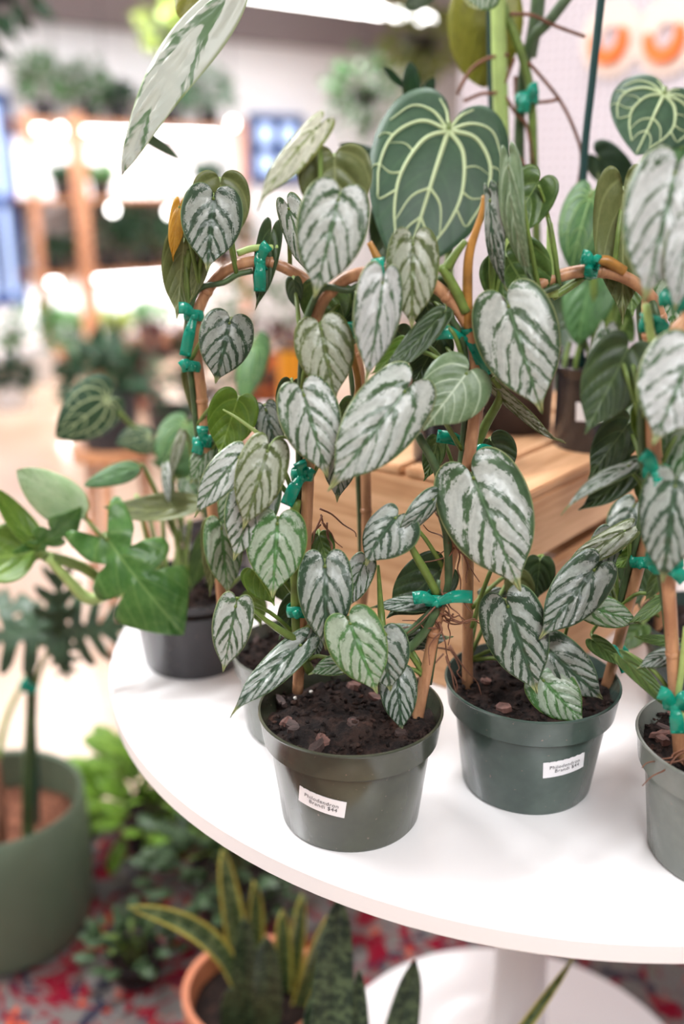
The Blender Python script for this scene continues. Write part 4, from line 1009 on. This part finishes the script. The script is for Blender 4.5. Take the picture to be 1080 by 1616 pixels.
# shelving along the back wall
NS0, NS1 = NB + .001, -6.6
def e_of(px, n): q = PN(px, 300, n); return q.dot(E1)
units = [(e_of(52, NS1), e_of(122, NS1), 'left'), (e_of(132, NS1), e_of(384, NS1), 'right')]
LV = (.12, .66, 1.16, 1.66)
for k, (ea, eb, sd) in enumerate(units):
    sh = thing('shelf_unit', R((ea + eb) / 2, (NS0 + NS1) / 2), ('wooden plant shelf on the back wall, nearer the left edge' if k == 0 else 'wooden plant shelf on the back wall, behind the orange-yellow vine leaf'), 'shelf', 'back wall shelves')
    for ee in (ea, eb):
        rbox('post', ee - .026, ee + .026, NS1 - .02, NS1 + .02, 0, 1.70, 'post_wood', sh)
    for z in LV: rbox('shelf_board', ea, eb, NS0, NS1 - .021, z - .025, z, 'shelf_wood', sh)
    for z in (LV[1], LV[3]):
        gl = thing('grow_light', R((ea + eb) / 2, -6.75, z - .06), ['grow light tube under the %s board of the %s back shelf' % (nm, sd) for nm in ('low', 'middle', 'top')][LV.index(z) - 1], 'lamp', 'grow lights of the back shelves')
        rbox('tube', ea + .12, eb - .12, -6.77, -6.74, z - .075, z - .045, 'grow_light', gl)
        rbox('housing', ea + .08, eb - .08, -6.785, -6.725, z - .045, z - .026, 'white_paint', gl)
        al = area('grow_light_lamp', R((ea + eb) / 2, -6.755, z - .085), (0, 0, ROOMROT), eb - ea - .3, .05, 9 + 10 * k, (.97, .98, 1))
def fp(px, z, rad, mat, label, seed, n=-6.8, **k): return far_plant('shelf_plant', (px, 300), n, 0, rad, mat, label, seed, zbase=z, group='plants on the back shelves', **k)
for px_, z_, rad_, mt_, lb_, sq_ in [
 (80, 1.661, .16, 'far_green', 'bushy green plant on top of the narrow left back shelf', 1.2), (150, 1.661, .15, 'far_green', 'bushy green plant first from the left on the wide shelf top', 1.2),
 (195, 1.661, .10, 'far_dark', 'small dark plant on the wide shelf top, second from the left', .9), (275, 1.661, .13, 'far_sage', 'low grey-green plant on the wide shelf top', .7),
 (335, 1.661, .19, 'far_sage', 'large grey-green spiky plant at the right of the wide shelf top', 1.0), (100, 1.161, .07, 'far_dark', 'small dark plant on the upper board of the narrow shelf', .7),
 (160, 1.161, .08, 'far_green', 'small green plant on the upper board by the wide shelf post', .6), (330, 1.161, .09, 'far_dark', 'dark plant on the upper board at the right of the wide shelf', .7),
 (75, .661, .12, 'far_dark', 'low dark plant on the lower board of the narrow shelf', .6), (165, .661, .25, 'far_dark', 'big dark bush on the lower board, first from the wide shelf post', .85),
 (225, .661, .25, 'far_dark', 'biggest dark bush on the lower board of the wide shelf', .8), (290, .661, .24, 'far_green', 'big green bush on the lower board of the wide shelf', .8),
 (350, .661, .24, 'far_dark', 'dark bush at the right end of the lower board', .85), (90, .121, .12, 'far_green', 'green plant on the bottom board of the narrow shelf', .7),
 (165, .121, .12, 'far_lime', 'lime-green plant on the bottom board of the wide shelf', .6), (230, .121, .15, 'far_green', 'green plant on the bottom board at the middle of the wide shelf', .7)]:
    fp(px_, z_, rad_, mt_, lb_, 100 + px_ + int(z_ * 10), n=-6.8 if rad_ < .2 else -6.72, squash=sq_, cnt=int(160 + 900 * max(0, rad_ - .16)))
# windows in the back wall
for i, (x0, x1, y0, y1) in enumerate([(-60, 34, 150, 470), (398, 472, 186, 280)]):
    pa, pb = PN(x0, y0, NB + .02), PN(x1, y1, NB + .02); ea, eb = pa.dot(E1), pb.dot(E1); zt, zb = pa.z, pb.z
    wd = thing('window_%d' % (i + 1), R((ea + eb) / 2, NB + .02, zb), 'window', 'window'); del wd['label'], wd['category']; wd['kind'] = 'structure'
    rbox('pane', ea, eb, NB + .005, NB + .015, zb, zt, 'pane_sky', wd)
    for q in range(3):
        ee = ea + (eb - ea) * q / 2; rbox('window_frame', ee - .035, ee + .035, NB, NB + .06, zb, zt, 'frame_blue', wd)
    for z in (zb, (zb + zt) / 2, zt): rbox('window_frame', ea - .035, eb + .035, NB, NB + .06, z - .035, z + .035, 'frame_blue', wd)
# ceiling lamps: rows of tubes parallel to the beam; only the second is in view
def ceiling_lamp(e0, e1, n, z, label, power):
    o = thing('ceiling_lamp', R((e0 + e1) / 2, n, z), label, 'lamp', 'ceiling tube lamps')
    rbox('tube', e0, e1, n - .03, n + .03, z, z + .05, 'tube_light', o, .012)
    rbox('housing', e0 - .02, e1 + .02, n - .05, n + .05, z + .05, z + .10, 'white_paint', o)
    for ee in (e0 + .15, e1 - .15): tube('wire', [R(ee, n, z + .1), R(ee, n, 2.9)], .003, 'wire', o, 5)
    area('ceiling_lamp_light', R((e0 + e1) / 2, n, z - .02), (0, 0, ROOMROT), e1 - e0, .12, power, (.95, .97, 1))
ceiling_lamp(1.9, 3.5, -5.67, 2.35, 'added unseen tube lamp in line with the visible tube, left of it', 95)  # out of view, added to brighten the upper back wall
ceiling_lamp(3.96, 5.6, -5.67, 2.35, 'long bright tube lamp seen under the ceiling at the top', 75)
ceiling_lamp(-.9, .7, -1.9, 2.6, 'ceiling tube lamp over the left side of the table', 95)
ceiling_lamp(.9, 2.0, -1.1, 2.6, 'ceiling tube lamp over the right side of the table', 20)
ceiling_lamp(-1.0, .6, .9, 2.6, 'added unseen tube lamp behind the photographer', 75)  # extra lamp out of view, added to light the table front and leaves
ceiling_lamp(-1.2, .5, -4.0, 2.6, 'ceiling tube lamp over the left aisle', 60)
# small bright spot bulbs among the shelf plants
for i, (x, y, n, lb) in enumerate([(178, 330, -6.3, 'small bright bulb before the middle board, left of the joint'), (268, 334, -6.3, 'small bright bulb before the middle board, right of the joint'), (95, 205, -6.4, 'small bright bulb at the top of the left shelf'), (367, 195, -6.4, 'small bright bulb at the top right corner of the right shelf')]):
    p = PN(x, y, n); o = thing('light_bulb', p, lb, 'bulb', 'bulbs of the back shelves')
    lathe('glass', [(0, -.035), (.02, -.03), (.03, -.012), (.028, .01), (.014, .03), (0, .03)], 'bulb', o, p, 16); tube('wire', [p + Vector((0, 0, .029)), R(p.dot(E1), n, 2.9)], .003, 'wire', o, 5)

# hanging plants
def hang(px, n, rad, mat, label, seed, droop=.4, squash=1.0, cnt=200, size=.08, pot='black_plastic'):
    p = PN(px[0], px[1], n); o = thing('hanging_basket', p, label, 'hanging plant', 'hanging baskets')
    lathe('pot', [(0, 0), (.07, 0), (.1, .12), (.092, .12), (.065, .01), (0, .01)], pot, o, p, 20)
    foliage('hanging_basket', o, p + Vector((0, 0, .1)), rad, cnt, size, mat, seed, squash, droop)
    top = 2.9
    for q in range(3):
        a_ = q * 2.09; tube('hanger', [p + Vector((.095 * math.cos(a_), .095 * math.sin(a_), .115)), Vector((p.x, p.y, p.z + .4)), Vector((p.x, p.y, top))], .003, 'wire', o, 5, 2)
hang((-30, 10), -3.2, .17, 'far_dark', 'dark hanging plant in the top left corner', 201, .8, 1.2)
hang((262, 74), -5.9, .13, 'far_lime', 'yellow-green hanging plant below the grey beam', 202)
hang((660, 96), -4.2, .17, 'far_lime', 'pale lime hanging plant beside the tube lamp end', 203, .8, 1.2)
hang((575, 170), -5.4, .27, 'far_green', 'green hanging fern left of the dark upright leaves', 204, .7)
hang((440, -40), -5.0, .16, 'far_dark', 'dark hanging plant above the tube lamp', 205)

# floor-standing and bench plants in the middle distance
def ground_plant(name, px, rad, mat, label, seed, potmat_='black_plastic', ph=.16, pr=.11, squash=.9, size=.08, cnt=180, z=0):
    p = PZ(*px, z); o = thing(name, p, label, 'potted plant')
    lathe('pot', [(0, 0), (pr * .8, 0), (pr, ph), (pr * .93, ph), (pr * .75, .01), (0, .01)], potmat_, o, p, 24)
    foliage(name, o, p + Vector((0, 0, ph + rad * squash * .55)), rad, cnt, size, mat, seed, squash); return o
ground_plant('floor_plant', (60, 600), .24, 'far_green', 'round green bush on the far floor at the left', 301, 'white_paint', .2, .13, .8)
ground_plant('floor_plant', (165, 618), .16, 'far_sage', 'low blue-green plant on the far floor, terracotta pot', 302, 'terracotta', .12, .11)
ground_plant('floor_plant', (215, 640), .17, 'far_sage', 'grey-green rosette plant before the red-leaved one', 303, 'terracotta', .12, .1)
ground_plant('floor_plant', (270, 700), .22, 'red_leaf', 'dark red-leaved plant on the floor behind the left hoop', 304, 'black_plastic', .2, .12, 1.2)
ground_plant('floor_plant', (345, 720), .24, 'far_dark', 'dark green plant behind the left hoop beside the red-leaved plant', 305, 'black_plastic', .16, .12, 1.3)
ground_plant('floor_plant', (450, 700), .26, 'red_leaf', 'brown-red leafy plant seen through the left hoop', 306, 'black_plastic', .2, .12, 1.1)
ground_plant('floor_plant', (415, 640), .30, 'far_green', 'green plant behind the brown-red one, through the left hoop', 307, 'orange_clay', .3, .14, 1.2)
ground_plant('floor_plant', (20, 640), .12, 'far_dark', 'small dark plant low at the far left, by the bush', 308, 'white_paint', .12, .1)
# black pot on a stool behind the anthurium leaf
sp_ = PZ(166, 716, .60); so_ = thing('stool', (sp_.x, sp_.y + .08, 0), 'small wooden stool holding a black pot, left behind the table', 'stool')
lathe('seat', [(0, .575), (.11, .575), (.113, .585), (.11, .60), (0, .60)], 'shelf_wood', so_, (sp_.x, sp_.y + .08, 0), 40)
for q in range(3):
    a_ = q * 2.09 + .5; cc = Vector((sp_.x, sp_.y + .08, 0)); tube('leg', [cc + Vector((.08 * math.cos(a_), .08 * math.sin(a_), .5745)), cc + Vector((.12 * math.cos(a_), .12 * math.sin(a_), 0.0))], .014, 'shelf_wood', so_, 8)
far = thing('potted_plant', (sp_.x, sp_.y + .08, .60), 'tall black pot with dark foliage on the wooden stool', 'potted plant')
lathe('pot', [(0, 0), (.07, 0), (.078, .15), (.073, .15), (.066, .01), (0, .01)], 'black_plastic', far, (sp_.x, sp_.y + .08, .60), 32)
foliage('potted_plant', far, Vector((sp_.x, sp_.y + .08, .60 + .18)), .11, 90, .06, 'far_dark', 401, .7)
# gold vase on a plinth behind the hoop
gp = PZ(466, 650, .62); gv = thing('gold_vase', (gp.x, gp.y, .62), 'shiny gold-orange cylinder vase seen through the left hoop', 'vase')
lathe('body', [(0, 0), (.045, 0), (.05, .02), (.05, .17), (.047, .19), (.043, .185), (.045, .02), (0, .01)], 'gold', gv, (gp.x, gp.y, .62), 40)
lathe('rim', [(.048, .19), (.054, .192), (.054, .2), (.046, .2), (.046, .19)], 'wire', gv, (gp.x, gp.y, .62), 40)
pl = thing('plinth', (gp.x, gp.y, 0), 'white square plinth under the gold vase', 'plinth')
box('column', (gp.x, gp.y, .30), (.2, .2, .6), 'white_paint', pl); box('cap', (gp.x, gp.y, .61), (.24, .24, .02), 'white_paint', pl)
# ornaments on the right wall: orange crescents on cream discs
def PE(x, y, ev): r = ray(x, y); return CAM + r * (ev / r.dot(E1))
for x, y, lb in [(968, 62, 'round orange and cream wall ornament beside the green stake'), (1056, 58, 'round orange and cream wall ornament nearest the right picture edge'), (1140, 64, 'round orange and cream wall ornament beyond the right edge')][:2]:
    p = PE(x, y, 2.328); o = thing('wall_ornament', p, lb, 'ornament', 'round wall ornaments')
    ax = Matrix((NN, Vector((0, 0, 1)), -E1)).transposed().to_4x4(); ax.translation = p
    def arc(r0, r1, a0, a1, z0, z1, nm, mt):
        bm = bmesh.new(); n = 28; prev = None
        for i in range(n + 1):
            an = a0 + (a1 - a0) * i / n; cs, sn_ = math.cos(an), math.sin(an); k_ = math.sin(math.pi * i / n) ** .4 if a1 - a0 < 6 else 1
            rm = (r0 + r1) / 2; ra_, rb_ = rm + (r0 - rm) * k_, rm + (r1 - rm) * k_ + 1e-4
            cur = [bm.verts.new((ra_ * cs, ra_ * sn_, z0)), bm.verts.new((rb_ * cs, rb_ * sn_, z0)), bm.verts.new((rb_ * cs, rb_ * sn_, z1)), bm.verts.new((ra_ * cs, ra_ * sn_, z1))]
            if prev:
                for q in range(4): bm.faces.new((prev[q], prev[(q + 1) % 4], cur[(q + 1) % 4], cur[q]))
            prev = cur
        from_bm(nm, bm, mt, o, ax, smooth=False)
    arc(.03, .09, 0, 6.2832, .001, .010, 'ring', 'cream_clay'); arc(.028, .060, math.radians(165), math.radians(395), .010, .03, 'crescent', 'orange_clay')
# grassy plant on the floor before the right wall
gr = thing('grassy_plant', R(2.0, -1.62, 0), 'tall blurred grassy plant before the pale right wall', 'potted plant')
gpos = R(2.0, -1.62, 0)
lathe('pot', [(0, 0), (.12, 0), (.15, .7), (.14, .7), (.11, .02), (0, .02)], 'white_paint', gr, gpos, 32)
rg = random.Random(77); V = []; Fc = []
for i in range(150):
    th = rg.uniform(0, 6.28); ln = rg.uniform(.35, .62); out = rg.uniform(.04, .2); p0 = Vector((.05 * math.cos(th), .05 * math.sin(th), .68)); sdv = Vector((-math.sin(th), math.cos(th), 0)) * .006
    b0 = len(V)
    for k in range(6):
        f_ = k / 5; c_ = p0 + Vector((math.cos(th) * out * f_ * f_, math.sin(th) * out * f_ * f_, ln * (f_ - .25 * f_ ** 3))); V += [c_ - sdv * (1 - f_ * .9), c_ + sdv * (1 - f_ * .9)]
    for k in range(5): Fc.append((b0 + 2 * k, b0 + 2 * k + 1, b0 + 2 * k + 3, b0 + 2 * k + 2))
me = bpy.data.meshes.new('grass'); me.from_pydata(V, [], Fc); link('grass', me, 'far_sage', gr, Matrix.Translation(gpos))['kind'] = 'stuff'
